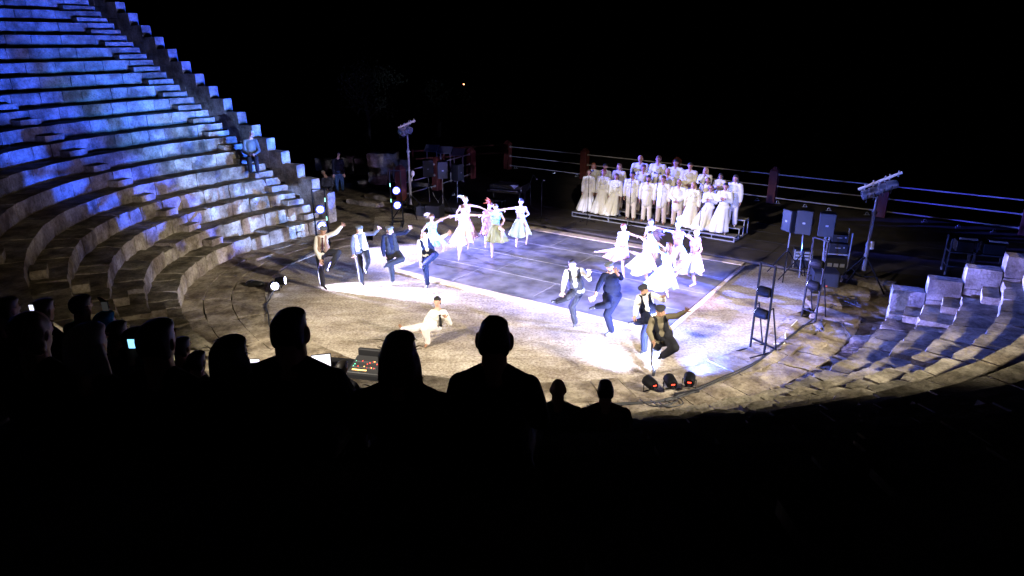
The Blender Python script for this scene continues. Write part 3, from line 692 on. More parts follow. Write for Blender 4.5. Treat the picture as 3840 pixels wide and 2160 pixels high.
def trolley(px, py, w_, h_, label, rot):
    b = at(px, py, .12); M = Matrix.Rotation(R(rot), 3, 'Z'); t = thing('equipment_trolley', label, 'trolley', b, 'equipment trolleys at the far right')
    for sx in (-1, 1):
        for sy in (-1, 1):
            hh = h_ if sx < 0 else h_ * .6
            mb = MB(); mb.box(b + M @ V((sx * w_ / 2, sy * .25, hh / 2 + .1)), (.035, .035, hh), M); part('leg', mb, mat('dull_metal', (.035, .035, .045), .5), t)
            mb = MB(); mb.tube([b + M @ V((sx * w_ / 2 - .015, sy * .25, .06)), b + M @ V((sx * w_ / 2 + .015, sy * .25, .06))], .055, 10); part('caster', mb, POLEM, t)
    for z in (.18, h_ * .6): mb = MB(); mb.box(b + M @ V((0, 0, z + .1)), (w_, .5, .04), M); part('shelf', mb, mat('dull_metal', (.035, .035, .045), .5), t)
    mb = MB(); mb.box(b + M @ V((.05, 0, h_ * .6 + .28)), (w_ * .7, .42, .3), M); part('case', mb, BLACKP, t, bevel=.02)
    mb = MB(); mb.tube([b + M @ V((-.1, -.1, h_ * .6 + .5)), b + M @ V((.35, -.12, h_ * .6 + .5))], .035, 8); part('rolled_cloth', mb, POLEM, t)
trolley(3580, 1026, .62, 1.0, 'dark wheeled trolley left of the pair at the far right', -20)
trolley(3690, 1030, .78, .9, 'dark wheeled trolley nearer the right end wall', -20)
# grand piano
pb_ = at(1912, 772, .12); t = thing('grand_piano', 'black grand piano with a cloth on its lid, left part of the stage', 'piano', pb_)
M = Matrix.Rotation(R(-25), 3, 'Z')
out = [(-.72, -.45), (.72, -.45), (.72, .25), (.60, .8), (.38, 1.15), (.12, 1.2), (-.05, .95), (-.25, .75), (-.55, .65), (-.72, .4)]
mb = MB(); n = len(out); vs = [pb_ + M @ V((x, y, z)) for z in (.66, .96) for x, y in out]
mb.add(vs, [tuple(range(n - 1, -1, -1)), tuple(range(n, 2 * n))] + [(i, (i + 1) % n, n + (i + 1) % n, n + i) for i in range(n)], sm=False)
PIANO = mat('black_lacquer', (.012, .012, .014), .18, spec=.6); part('body', mb, PIANO, t, bevel=.01)
mb = MB(); mb.box(pb_ + M @ V((0, -.56, .72)), (1.4, .24, .08), M); part('keyboard', mb, PIANO, t)
mb = MB(); mb.box(pb_ + M @ V((0, -.58, .765)), (1.2, .13, .012), M); part('keys', mb, mat('ivory_keys', (.5, .5, .5), .4), t)
for x, y in ((-.6, -.35), (.6, -.35), (.25, .95)): mb = MB(); mb.tube([pb_ + M @ V((x, y, 0)), pb_ + M @ V((x, y, .66))], [.035, .06], 8); part('leg', mb, PIANO, t)
mb = MB()
N_ = 8; gv = []
for i in range(N_):
    for j in range(N_):
        x, y = -.6 + i * .9 / (N_ - 1), -.44 + j * .7 / (N_ - 1); gv.append(pb_ + M @ V((x, y, .972 + .012 * math.sin(i * 2 + j) - (.05 if j == 0 else 0))))
mb.add(gv, [(i * N_ + j, (i + 1) * N_ + j, (i + 1) * N_ + j + 1, i * N_ + j + 1) for i in range(N_ - 1) for j in range(N_ - 1)])
o = part('draped_cloth', mb, mat('grey_cloth', (.2, .17, .17), .9), loc=pb_); tag(o, 'grey brown cloth lying on the piano lid', 'cloth')
mb = MB(); mb.add([pb_ + M @ V(q) for q in ((.22, -.46, .985), (.6, -.46, .985), (.5, -.2, .985), (.3, -.2, .985), (.42, -.475, .84))], [(0, 1, 2, 3), (1, 0, 4)], sm=False)
tag(part('sheet_music', mb, mat('blue_paper', (.45, .55, .8), .6), loc=pb_), 'bluish sheet hanging over the piano edge', 'sheet')
mb = MB(); q = pb_ + M @ V((-.1, -1.05, 0)); t = thing('piano_bench', 'dark low bench in front of the piano', 'bench', q)
mb.box(q + V((0, 0, .46)), (.7, .34, .07), M); part('seat', mb, BLACKP, t, bevel=.01)
for sx in (-1, 1):
    for sy in (-1, 1): mb = MB(); mb.tube([q + M @ V((sx * .3, sy * .13, 0)), q + M @ V((sx * .3, sy * .13, .44))], .02, 6); part('leg', mb, METAL, t)
# microphone stands
def mic(base, top, mics, label, boomp=None):
    base = V(base); t = thing('microphone_stand', label, 'microphone stand', base, 'microphone stands on the stage'); z0 = base.z
    mb = MB(); mb.tube([base + V((0, 0, .12)), V((base.x, base.y, top.z))], .012, 6); part('pole', mb, METAL, t)
    for i in range(3):
        a = R(20 + 120 * i); d = V((math.cos(a), math.sin(a), 0)); mb = MB(); mb.tube([base + V((0, 0, .16)), base + d * .34 + V((0, 0, .012))], .012, 6); part('leg', mb, METAL, t)
    mb = MB(); mb.tube([V((base.x, base.y, z0 + (top.z - z0) * .55)), V((base.x, base.y, z0 + (top.z - z0) * .63))], .02, 8); part('clutch', mb, BLACKP, t)
    if boomp: mb = MB(); mb.tube([V(q) for q in boomp], .010, 6); part('boom_arm', mb, METAL, t)
    for m_ in mics:
        m_ = V(m_); hd = V((base.x, base.y, top.z)) if not boomp else V(boomp[-1]); mb = MB(); mb.tube([hd, m_], .011, 6); part('microphone_body', mb, METAL, t)
        mb = MB(); mb.ell(m_, (.038, .038, .038), n=10, m=8); part('microphone_head', mb, mat('mic_foam', (.04, .04, .045), .7), t)
def micpx(bpx, top, mics, label, boom=None):
    b = at(*bpx, .12); T = at_h(*top, b); mic(b, T, [at_h(*m_, b) for m_ in mics], label, [at_h(*q, b) for q in boom] if boom else None)
micpx((2030, 827), (2033, 684), [(2040, 677)], 'straight microphone stand alone right of the piano')
micpx((1989, 790), (1988, 693), [(2013, 672)], 'boom microphone stand reaching over beside the piano', [(1979, 713), (2000, 654)])
micpx((2202, 837), (2206, 655), [(2224, 640)], 'microphone stand in front of the leftmost singer')
micpx((2357, 858), (2362, 665), [(2374, 638)], 'microphone stand in front of the first man of the choir')
micpx((2452, 872), (2458, 652), [(2455, 648), (2477, 650)], 'stand with two microphones in the middle of the choir')
micpx((2618, 899), (2624, 695), [(2622, 680), (2645, 683)], 'stand with two microphones on the right of the choir')
# choir risers
RA = at(2144.7, 793.3, .32); RB = at(2755, 889.6, .32); rd = (RB - RA).normalized(); rn = V((-rd.y, rd.x, 0)); RL = (RB - RA).length
PLY = mat('grey_riser_top', (.16, .14, .13), .8, var=.3)
RFR = mat('silver_frame', (.26, .26, .30), .45, metal=.3)
for lv in range(3):
    zt = .32 + .2 * lv; y0 = .47 * lv
    t = thing('choir_riser', ['lowest', 'middle', 'highest'][lv] + ' step of the silver-framed choir riser', 'riser', V((RA.x, RA.y, .12)), 'choir riser steps')
    for s in range(4):
        c = RA + rd * (RL * (s + .5) / 4) + rn * (y0 + .235); c.z = zt - .02
        mb = MB(); mb.box(c, (RL / 4 - .02, .45, .03), math.atan2(rd.y, rd.x)); part('deck', mb, PLY, t)
        mb = MB(); a0 = math.atan2(rd.y, rd.x)
        for zz in (zt - .02, .15):
            mb.box(V((c.x, c.y, zz)) - rn * .22, (RL / 4 - .012, .03, .04), a0)
        for k in (-.5, 0, .5): mb.box(V((c.x, c.y, (zt + .12) / 2)) - rn * .22 + rd * (RL / 4 * k * .98), (.03, .034, zt - .14), a0)
        for k in (-.5, .5):
            mb.box(V((c.x, c.y, zt - .02)) + rd * (RL / 4 * k * .98), (.03, .46, .034), a0); mb.box(V((c.x, c.y, (zt + .12) / 2)) + rn * .22 + rd * (RL / 4 * k * .98), (.03, .034, zt - .14), a0)
            mb.box(V((c.x, c.y, .155)) + rd * (RL / 4 * k * .98), (.03, .46, .03), a0)
        part('frame', mb, RFR, t)
# cables
def cable(pts, label, m=None, r=.014, group='cables on the ground', n=12):
    mb = MB(); P_ = [V(p) for p in pts]; out = []
    for i in range(len(P_) - 1):
        p0, p1, p2, p3 = P_[max(i - 1, 0)], P_[i], P_[i + 1], P_[min(i + 2, len(P_) - 1)]
        for k in range(n):
            t_ = k / n; out.append(.5 * ((2 * p1) + (-p0 + p2) * t_ + (2 * p0 - 5 * p1 + 4 * p2 - p3) * t_ ** 2 + (-p0 + 3 * p1 - 3 * p2 + p3) * t_ ** 3))
    out.append(P_[-1]); mb.tube(out, r, 6); tag(part('cable', mb, m or CABLE, loc=P_[0]), label, 'cable', group)
def cpx(pp, label, m=None, r=.014, z=.07): cable([at(x, y, z + .01 * random.random()) for x, y in pp], label, m, r)
cpx([(2210, 1518), (2330, 1512), (2460, 1505), (2560, 1478), (2700, 1420), (2850, 1348), (2950, 1275), (3040, 1205), (3110, 1160)], 'black cable running round the right rim of the orchestra floor', r=.018)
cpx([(2200, 1522), (2400, 1512), (2540, 1492), (2690, 1432), (2830, 1366), (2960, 1262), (3060, 1190), (3150, 1130)], 'second black cable beside the one round the right rim', r=.014)
cpx([(2440, 1500), (2470, 1520), (2520, 1515), (2490, 1498), (2540, 1490), (2560, 1515), (2500, 1525), (2470, 1508)], 'tangle of cable behind the three front floor lamps', r=.012, z=.08)
cpx([(2400, 1498), (2430, 1518), (2470, 1522), (2530, 1508), (2545, 1495)], 'cable loop below the three front floor lamps', r=.012, z=.08)
cpx([(1030, 1085), (1012, 1120), (998, 1145), (1006, 1180), (1010, 1220), (1030, 1245), (1060, 1280)], 'cable running down the left rim from the floor lamp', r=.02, z=.06)
cpx([(1050, 1020), (1100, 985), (1160, 950), (1200, 930)], 'cable from the left floor lamp up to the lamp frame', r=.012, z=.05)
cpx([(2990, 1200), (2965, 1225), (2945, 1250), (2945, 1285), (2900, 1290)], 'white cable curling beside the right lamp frame', WHITEC, .012, .05)
cpx([(3060, 1230), (3090, 1240), (3080, 1200), (3120, 1190), (3160, 1220), (3190, 1260)], 'loose dark cable by the second right frame', r=.012, z=.08)
for i in range(7):
    rr = random.Random(i); x0, y0 = 3140 + rr.uniform(-30, 60), 1100 + rr.uniform(-20, 45)
    cpx([(x0 + rr.uniform(-45, 45), y0 + rr.uniform(-22, 22)) for _ in range(6)], ['first', 'second', 'third', 'fourth', 'fifth', 'sixth', 'last'][i] + ' strand of black cable in the heap beside the right subwoofer', r=.013, z=.10)
cpx([(2050, 830), (2090, 850), (2180, 858), (2260, 866), (2330, 870), (2450, 885)], 'thin cable on the stage in front of the choir', r=.010, z=.13)
cable([at_h(1617, 702, at(1612, 768, 0)), at_h(1628, 735, at(1622, 768, 0)), at_h(1645, 758, at(1636, 775, 0))], 'pale cable hanging from the left loudspeaker stand', WHITEC, .010)
p = at(2575, 1473, .07); mb = MB(); mb.box(p, (.55, .07, .05), R(18)); tag(part('power_strip', mb, BLACKP, loc=p, bevel=.01), 'black power strip on the rim right of the front floor lamps', 'power strip')
p = at(960, 1065, .1); t = thing('black_bag', 'crumpled black bag beside the left floor lamps', 'bag', p); mb = MB()
for i in range(5): mb.ell(p + V((random.uniform(-.16, .16), random.uniform(-.08, .08), random.uniform(-.02, .05))), (.16, .10, .08), n=10, m=7)
part('bag_body', mb, mat('black_plastic_bag', (.01, .01, .01), .3), t)
# mixing desk, laptop
mq = at(1400, 1378, .86); M = Matrix.Rotation(R(-12), 3, 'Z'); t = thing('mixing_table', 'dark table under the mixing desk', 'table', V((mq.x, mq.y, .05)))
mb = MB(); mb.box(V((mq.x - .35, mq.y + .1, .78)), (2.1, .7, .04), M); part('table_top', mb, BLACKP, t)
for sx in (-1, 1):
    for sy in (-1, 1): mb = MB(); mb.box(V((mq.x - .35, mq.y + .1, .41)) + M @ V((sx * .95, sy * .3, 0)), (.04, .04, .72), M); part('leg', mb, METAL, t)
t = thing('mixing_desk', 'mixing desk with glowing red and amber lights and a blue screen', 'mixing desk', V((mq.x, mq.y, .80)))
T2 = M @ Matrix.Rotation(R(14), 3, 'X')
mb = MB(); mb.box(V((mq.x, mq.y, .87)), (.82, .50, .09), T2); part('console', mb, mat('dark_console', (.03, .03, .032), .5), t, bevel=.01)
mb = MB(); mb.box(V((mq.x, mq.y, .97)) + M @ V((0, .33, 0)), (.86, .08, .22), M); part('lid', mb, BLACKP, t, bevel=.03)
up = T2 @ V((0, 0, .048)); cc = V((mq.x, mq.y, .87)) + up
mb = MB(); mb.box(cc + T2 @ V((.25, .05, 0)), (.20, .15, .008), T2); part('screen', mb, BSCREEN, t)
mb = MB(); mb.box(cc + T2 @ V((.24, .07, .006)), (.13, .03, .004), T2); part('screen_panel', mb, mat('blue_panel', (.05, .2, .4), .4, emit=(.02, .25, .8), es=.8), t)
mb = MB(); mb.box(cc + T2 @ V((-.20, -.17, .002)), (.28, .022, .006), T2); part('meter_strip', mb, AMBLED, t)
rr = random.Random(5)
for i in range(16):
    x, y = rr.uniform(-.36, .10), rr.uniform(-.12, .10)
    mb = MB(); mb.box(cc + T2 @ V((x, y, .003)), (.014, .014, .008), T2); part('indicator_light', mb, [REDLED, AMBLED, REDLED, GRNLED, REDLED][i % 5], t)
mb = MB()
for i in range(40):
    mb.box(cc + T2 @ V((-.36 + .024 * (i % 20), -.10 + .16 * (i // 20), .006)), (.008, .02, .012), T2)
part('fader_knobs', mb, ALU, t)
lq = at(1204, 1352, .95); t = thing('laptop', 'open laptop with a bright white screen', 'laptop', V((lq.x, lq.y, .80)))
Ml = Matrix.Rotation(R(14), 3, 'Z'); Mt = Ml @ Matrix.Rotation(R(-14), 3, 'X')
mb = MB(); mb.box(V((lq.x, lq.y - .12, .81)), (.34, .24, .02), Ml); part('keyboard', mb, BLACKP, t)
mb = MB(); mb.box(V((lq.x, lq.y + .02, .94)), (.36, .015, .25), Mt); part('lid', mb, BLACKP, t)
mb = MB(); mb.box(V((lq.x, lq.y + .01, .94)) + Mt @ V((0, -.006, 0)), (.33, .008, .22), Mt); part('screen', mb, WLED, t)
# ================================================================== people
SKIN = mat('skin', (.55, .33, .24), .6, spec=.3); SKIN2 = mat('tanned_skin', (.42, .24, .16), .6, spec=.3); PSKIN = mat('pale_skin', (.38, .20, .15), .6, spec=.3); FSKIN = mat('fair_skin', (.56, .38, .32), .6, spec=.3)
EYE = mat('dark_eye', (.03, .02, .02), .3); LIP = mat('lips', (.45, .13, .11), .5)
HB = mat('black_hair', (.015, .012, .01), .55); HBR = mat('brown_hair', (.09, .045, .022), .55); HGR = mat('grey_hair', (.35, .33, .31), .6); HBL = mat('fair_hair', (.38, .24, .12), .55); HRED = mat('red_hair', (.22, .07, .03), .55)
def cloth(n, c): return mat(n, c, .85, bump=.25, bscale=14, var=.12, vscale=6, spec=.15)
CW = cloth('white_linen', (.66, .63, .57)); CC = cloth('cream_linen', (.60, .55, .45)); CPK = cloth('beige_trousers', (.50, .42, .36)); CWT = cloth('off_white_trousers', (.68, .62, .60))
BLK = cloth('black_cloth', (.018, .018, .022)); NAVY = cloth('navy_cloth', (.006, .008, .022)); DSH = cloth('dark_grey_shirt', (.09, .09, .12)); GREYV = cloth('grey_tweed', (.16, .15, .14)); TAN = cloth('brown_vest_cloth', (.30, .20, .14)); CREAMV = cloth('cream_vest_cloth', (.62, .55, .40)); OLIVE = cloth('olive_shirt', (.20, .17, .11))
SHOE = mat('black_leather', (.012, .012, .014), .3); BSHOE = mat('brown_leather', (.20, .10, .05), .5); BEIGE = mat('beige_shoe', (.5, .38, .3), .6)
PINK = cloth('pink_chiffon', (.58, .32, .38)); LILAC = cloth('lilac_chiffon', (.42, .24, .52)); MINT = cloth('mint_chiffon', (.30, .50, .44)); OLG = cloth('olive_chiffon', (.22, .23, .12)); IVORY = cloth('ivory_chiffon', (.55, .49, .44)); PGR = cloth('pale_green_chiffon', (.38, .46, .30))
CAPM = cloth('grey_flat_cap', (.10, .11, .12)); CAPD = cloth('dark_flat_cap', (.035, .035, .04)); JEAN = cloth('blue_jeans', (.04, .08, .16))
BAKE = []
def blob(name, mb, m, parent, vox, extra=None, label=None, smooth=4):
    o = part(name, mb, m, parent, label=label)
    r = o.modifiers.new('r', 'REMESH'); r.mode = 'VOXEL'; r.voxel_size = vox
    s = o.modifiers.new('s', 'SMOOTH'); s.factor = .5; s.iterations = smooth
    BAKE.append((o, extra, m if isinstance(m, (list, tuple)) else [m])); return o
def bake_all():
    dg = bpy.context.evaluated_depsgraph_get()
    news = [bpy.data.meshes.new_from_object(o.evaluated_get(dg)) for o, e, m in BAKE]
    for (o, e, ms), me in zip(BAKE, news):
        if e:
            nv = len(me.vertices); co = np.empty(nv * 3); me.vertices.foreach_get('co', co)
            b = MB(); b.v = [tuple(p) for p in co.reshape(-1, 3)]; b.f = [list(p.vertices) for p in me.polygons]; b.m = [0] * len(b.f); b.s = [True] * len(b.f)
            og = ORG[o.name]; b.add([(x - og.x, y - og.y, z - og.z) for x, y, z in e.v], e.f); b.m[-len(e.f):] = e.m
            me = b.mesh(o.name)
        me.materials.clear()
        for m in ms: me.materials.append(m)
        me.polygons.foreach_set('use_smooth', [True] * len(me.polygons))
        o.modifiers.clear(); o.data = me
def frame(x, y, z): return Matrix((x, y, z)).transposed()
def hand(bm, ex, W, d, nrm, sc=1, curl=.25, thumb=1, spread=.12):
    d = d.normalized(); nrm = (nrm - d * nrm.dot(d)); nrm = nrm.normalized() if nrm.length > 1e-3 else d.orthogonal().normalized(); s = d.cross(nrm).normalized()
    bm.capsule(W - d * .02, .026 * sc, W + d * .03, .028 * sc, 8)
    bm.ell(W + d * .055 * sc, (.040 * sc, .020 * sc, .052 * sc), frame(s, nrm, d), 10, 8)
    for i in range(4):
        L_ = (.066, .078, .072, .056)[i] * sc; b = W + d * .095 * sc + s * (i - 1.5) * .020 * sc
        dd = (d + s * (i - 1.5) * spread + nrm * curl * .6).normalized(); m_ = b + dd * L_ * .55; d2 = (dd + nrm * curl * 1.4).normalized()
        ex.capsule(b - dd * .02, .0105 * sc, m_, .0095 * sc, 6); ex.capsule(m_, .0095 * sc, m_ + d2 * L_ * .5, .008 * sc, 6)
    tb = W + d * .03 * sc + s * .030 * thumb * sc; td = (d * .75 + s * thumb * .8 + nrm * .2).normalized()
    ex.capsule(tb, .013 * sc, tb + td * .04 * sc, .011 * sc, 6); ex.capsule(tb + td * .04 * sc, .011 * sc, tb + (td * .04 + (td + d * .7).normalized() * .03) * sc, .009 * sc, 6)
def person(label, J, o, group=None, cat='person'):
    g = o.get; sc = g('sc', 1.0); vox = g('vox', .014)
    root = thing('person', label, cat, g('base'), group)
    HM = (J['pl'] + J['pr']) / 2; SM = (J['sl'] + J['sr']) / 2; up = (SM - HM).normalized(); lat = (J['sr'] - J['sl']); lat = (lat - up * lat.dot(up)).normalized()
    sw = (J['sr'] - J['sl']).length; fwd = lat.cross(up) * (-1 if g('back') else 1); TL = (SM - HM).length
    f = (g('face') or fwd).normalized(); H = J['h']; hu = (H - SM); hu = (hu - f * hu.dot(f) * .7).normalized(); f = (f - hu * f.dot(hu)).normalized(); hl = f.cross(hu)
    fem = g('fem'); F = g('fat', 1.0 if fem else 1.2)
    bm = MB(); ex = MB(); HMx = frame(hl, f, hu); hs = g('hs', sc)
    # head, neck
    bm.ell(H + hu * .018 * hs, (.077 * hs, .096 * hs, .100 * hs), HMx, 16, 12)
    bm.ell(H - hu * .048 * hs + f * .020 * hs, (.056 * hs, .068 * hs, .072 * hs), HMx, 14, 10)
    bm.capsule(H + f * .090 * hs + hu * .012 * hs, .011 * hs, H + f * .108 * hs - hu * .018 * hs, .016 * hs, 8)
    for s in (-1, 1): bm.ell(H + hl * s * .080 * hs - f * .005 - hu * .005, (.016 * hs * g('ear', 1), .026 * hs * g('ear', 1), .036 * hs * g('ear', 1)), HMx, 8, 6)
    bm.capsule(H - hu * .06 * hs - f * .015 * hs, (.050 if fem else .058) * hs * g('nk', 1), SM - up * .01, (.058 if fem else .070) * hs, 10)
    for q in 'lr': bm.capsule(SM + hu * (.05 if fem else .085), .040 * sc, J['s' + q], .045 * sc, 8)
    bm.capsule(SM - up * .01, .06, HM, .09, 10); bm.capsule(J['sl'], .05 * sc, J['sr'], .05 * sc, 10); bm.capsule(J['pl'], .07 * sc, J['pr'], .07 * sc, 10)
    for s in (-1, 1):
        ex.ell(H + f * .084 * hs + hl * s * .031 * hs + hu * .018 * hs, (.014 * hs, .010 * hs, .008 * hs), HMx, 8, 6, 1)
        ex.ell(H + f * .088 * hs + hl * s * .032 * hs + hu * .037 * hs, (.020 * hs, .008 * hs, .005 * hs), HMx, 8, 6, 1)
    ex.ell(H + f * .086 * hs - hu * .052 * hs, (.024 * hs, .012 * hs, .008 * hs), HMx, 8, 6, 2)
    for q in 'lr':
        S_, E_, W_ = J['s' + q], J['e' + q], J['w' + q]; K_, A_, T_, P_ = J['k' + q], J['a' + q], J['t' + q], J['p' + q]
        k = sc * (F ** .5)
        bm.capsule(S_, .048 * k, E_, .037 * k, 10); bm.capsule(E_, .037 * k, W_, .026 * k, 10)
        hn = J.get('hn' + q, fwd); hand(bm, ex, W_, J['wd' + q] if 'wd' + q in J else (W_ - E_), hn, sc * 1.05, g('curl' + q, .3), -1 if q == 'l' else 1, g('spread', .12))
        bm.capsule(P_, .080 * k, K_, .054 * k, 10); bm.capsule(K_, .054 * k, K_.lerp(A_, .3), .056 * k, 10); bm.capsule(K_.lerp(A_, .3), .056 * k, A_, .034 * k, 10)
        bm.capsule(A_ - (T_ - A_) * .18, .034 * sc, T_, .024 * sc, 10)
    blob('body', bm, [g('skin', SKIN), EYE, LIP], root, vox, ex)
    # hair
    hm_ = g('hm', HB); hr = g('hair', 'short'); hb = MB()
    if hr != 'bald':
        hb.ell(H + hu * .026 * hs - f * .016 * hs, (.085 * hs, .102 * hs, .094 * hs), HMx, 16, 12)
        for s in (-1, 1): hb.ell(H + hl * s * .058 * hs - f * .03 * hs - hu * .01, (.03 * hs, .05 * hs, .07 * hs), HMx, 8, 8)
        if hr != 'curly': hb.ell(H + hu * .078 * hs + f * .016 * hs, (.074 * hs, .090 * hs, .040 * hs), HMx, 14, 8)
        if hr == 'spiky': 
            for i in range(5): hb.capsule(H + hu * .09 + hl * (i - 2) * .018, .03, H + hu * .125 + hl * (i - 2) * .012, .012, 8)
        if hr == 'bob':
            hb.ell(H - f * .035 * hs - hu * .03 * hs, (.098 * hs, .080 * hs, .115 * hs), HMx, 14, 10)
            for s in (-1, 1): hb.capsule(H + hl * s * .070 * hs - f * .02, .034 * hs, H + hl * s * .088 * hs - f * .01 - hu * .13 * hs, .024 * hs, 8)
        if hr in ('long', 'pony'):
            q0 = H - f * .06 * hs; q1 = H - f * .085 * hs - hu * .20 * hs + hl * g('hx', 0); hb.capsule(q0, .075 * hs, q1, .045 * hs, 10)
            if hr == 'long':
                for s in (-1, 1): hb.capsule(H + hl * s * .07 * hs - f * .01, .035 * hs, H + hl * s * .085 * hs - hu * .17 * hs, .03 * hs, 8)
        if hr == 'bun': hb.ell(H - f * .10 * hs + hu * .03 * hs, (.05, .045, .045), HMx, 10, 8)
        if hr == 'curly':
            rr = random.Random(3)
            for i in range(16): hb.ell(H - f * .03 * hs + V((rr.uniform(-1, 1), rr.uniform(-.5, .5), rr.uniform(-1, .8))) * .085 * hs + hu * .01, (.04, .04, .04), None, 8, 6)
        if g('stray'):
            ex2 = MB(); rr = random.Random(int(H.x * 50) + 4)
            for i in range(26):
                a = rr.uniform(-1.2, 1.2); p0 = H + hl * math.sin(a) * .085 * hs + hu * (math.cos(a) * .10) * hs - f * .02; d_ = (hl * math.sin(a) + hu * math.cos(a)).normalized()
                p1 = p0 + d_ * rr.uniform(.01, .03); p2 = p1 + hl * rr.uniform(-.04, .04) + d_ * rr.uniform(-.01, .015); ex2.tube([p0 - d_ * .02, p1, p2], .0016, 4)
            for i in range(14):
                s = rr.choice((-1, 1)); p0 = H + hl * s * .09 * hs - hu * rr.uniform(0, .1); ex2.tube([p0, p0 + hl * s * rr.uniform(.005, .02) - hu * .05, p0 + hl * s * rr.uniform(-.01, .03) - hu * .11], .0018, 4)
            blob('hair', hb, [hm_], root, vox * 1.1, ex2)
        else: blob('hair', hb, hm_, root, vox * 1.1)
    elif g('fringe', True):
        for s in (-1, 1): hb.ell(H + hl * s * .062 * hs - f * .03 * hs - hu * .012 * hs, (.02 * hs, .055 * hs, .045 * hs), HMx, 8, 8)
        hb.ell(H - f * .072 * hs - hu * .01 * hs, (.06 * hs, .026 * hs, .055 * hs), HMx, 8, 8); blob('hair', hb, hm_, root, vox * 1.1)
    if g('beard'):
        b = MB(); b.ell(H - hu * .070 * hs + f * .030 * hs, (.060 * hs, .066 * hs, .050 * hs), HMx, 12, 8); blob('beard', b, g('beard'), root, vox)
    if g('glasses'):
        b = MB()
        for s in (-1, 1): b.tube([H + f * .10 * hs + hl * (s * .032 + .024 * math.cos(a)) * hs + hu * (.018 + .018 * math.sin(a)) * hs for a in np.linspace(0, 6.283, 12)], .0035, 5); b.tube([H + f * .095 * hs + hl * s * .055 * hs + hu * .02 * hs, H + hl * s * .08 * hs + hu * .015 * hs], .003, 5)
        part('glasses', b, METAL, root)
    if g('cap'):
        b = MB(); b.ell(H + hu * .092 * hs + f * .005, (.115 * hs, .135 * hs, .042 * hs), HMx, 16, 8); b.ell(H + hu * .060 * hs - f * .012, (.092 * hs, .108 * hs, .055 * hs), HMx, 16, 8)
        b.ell(H + hu * .066 * hs + f * .115 * hs, (.070 * hs, .048 * hs, .012 * hs), HMx, 12, 6); blob('flat_cap', b, g('cap'), root, vox * .9)
    if g('feather'):
        b = MB(); rr = random.Random(int(H.x * 100)); fx = g('fdir', V((-.6, .2, .5))).normalized(); n0 = g('fn', 9)
        for i in range(n0):
            d = (fx + V((rr.uniform(-.6, .6), rr.uniform(-.4, .4), rr.uniform(-.5, .5)))).normalized(); p0 = H + hu * .05 - f * .03; L_ = rr.uniform(.16, .30) * g('flen', 1)
            e = p0 + d * L_ + V((0, 0, -.05)); mid = p0 + d * L_ * .6; sd = d.cross(V((rr.uniform(-1, 1), 1, rr.uniform(-1, 1)))).normalized()
            b.add([p0, mid - sd * .035, e, mid + sd * .035, mid + d.cross(sd) * .01], [(0, 1, 4), (1, 2, 4), (2, 3, 4), (3, 0, 4)], sm=True)
        part('feather_headpiece', b, g('feather'), root)
    # top garment
    def torso(b, gr, w=1.0):
        b.ell(HM + up * TL * .74, (max(.15, sw * .46) * w + gr, (.118 if not fem else .105) * F * sc + gr, TL * .34), frame(lat, fwd, up), 16, 10)
        b.ell(HM + up * TL * .38, ((.150 if not fem else .125) * F * sc + gr, .108 * F * sc + gr, TL * .36), frame(lat, fwd, up), 16, 10)
        b.ell(HM + up * TL * .02, ((.165 if not fem else .160) * F * sc + gr, .115 * F * sc + gr, .13 * sc), frame(lat, fwd, up), 16, 10)
        b.capsule(J['sl'] - up * .005, .056 * sc + gr, J['sr'] - up * .005, .056 * sc + gr, 10)
        b.capsule(SM - up * .02, .075 * sc + gr, SM + hu * .035, .054 * sc + gr * .5, 10)
        if not fem or 'trap' in o:
            for q in 'lr': b.capsule(SM + hu * g('trap', .045), .042 * sc + gr, J['s' + q], .048 * sc + gr, 10)
    top = g('top')
    if top:
        b = MB(); torso(b, .012)
        if g('sleeve', 1):
            for q in 'lr':
                S_, E_, W_ = J['s' + q], J['e' + q], J['w' + q]; kk = g('puff', 1.0)
                b.capsule(S_, .070 * sc * kk, E_, .066 * sc * kk, 10); b.capsule(E_, .066 * sc * kk, E_.lerp(W_, g('slen', .92)), .046 * sc * kk, 10)
        if g('tunic'): b.capsule(HM + up * .02, .16 * sc * F, HM - up * .16, .165 * sc * F, 14)
        if fem and not g('tunic'):
            for s in (-1, 1): b.ell(HM + up * TL * .72 + lat * s * .07 + fwd * .09 * F, (.06, .05, .06), frame(lat, fwd, up), 10, 8)
        if g('collar'):
            for s in (-1, 1): b.capsule(SM + hu * .085 - fwd * .02 + lat * s * .03, .058, SM + hu * .06 + lat * s * .075, .03, 8)
        blob(g('topname', 'shirt'), b, top, root, vox * 1.15)
    if g('vest'):
        b = MB()
        for s in (-1, 1):
            b.ell(HM + up * TL * .66 + lat * s * (sw * .24) - fwd * .008, (sw * .26, .128 * F * sc + .014, TL * .42), frame(lat, fwd, up), 14, 10)
            b.ell(HM + up * TL * .28 + lat * s * .085 - fwd * .004, (.098 * F, .118 * F * sc + .016, TL * .38), frame(lat, fwd, up), 14, 10)
            b.capsule(J['s' + ('l' if s < 0 else 'r')].lerp(SM, .25), .060 * sc + .012, J['s' + ('l' if s < 0 else 'r')].lerp(SM, .5), .060 * sc + .010, 10)
            if g('jacket'):
                q = 'l' if s < 0 else 'r'; S_, E_, W_ = J['s' + q], J['e' + q], J['w' + q]
                b.capsule(S_, .068 * sc, E_, .06 * sc, 10); b.capsule(E_, .06 * sc, E_.lerp(W_, .95), .046 * sc, 10); b.capsule(HM + lat * s * .10, .09, HM + lat * s * .14 - up * .14, .09, 10)
        b.ell(HM + up * TL * .5 - fwd * .05, (sw * .40, .10 * F, TL * .5), frame(lat, fwd, up), 14, 10)
        blob('jacket' if g('jacket') else 'waistcoat', b, g('vest'), root, vox * 1.1)
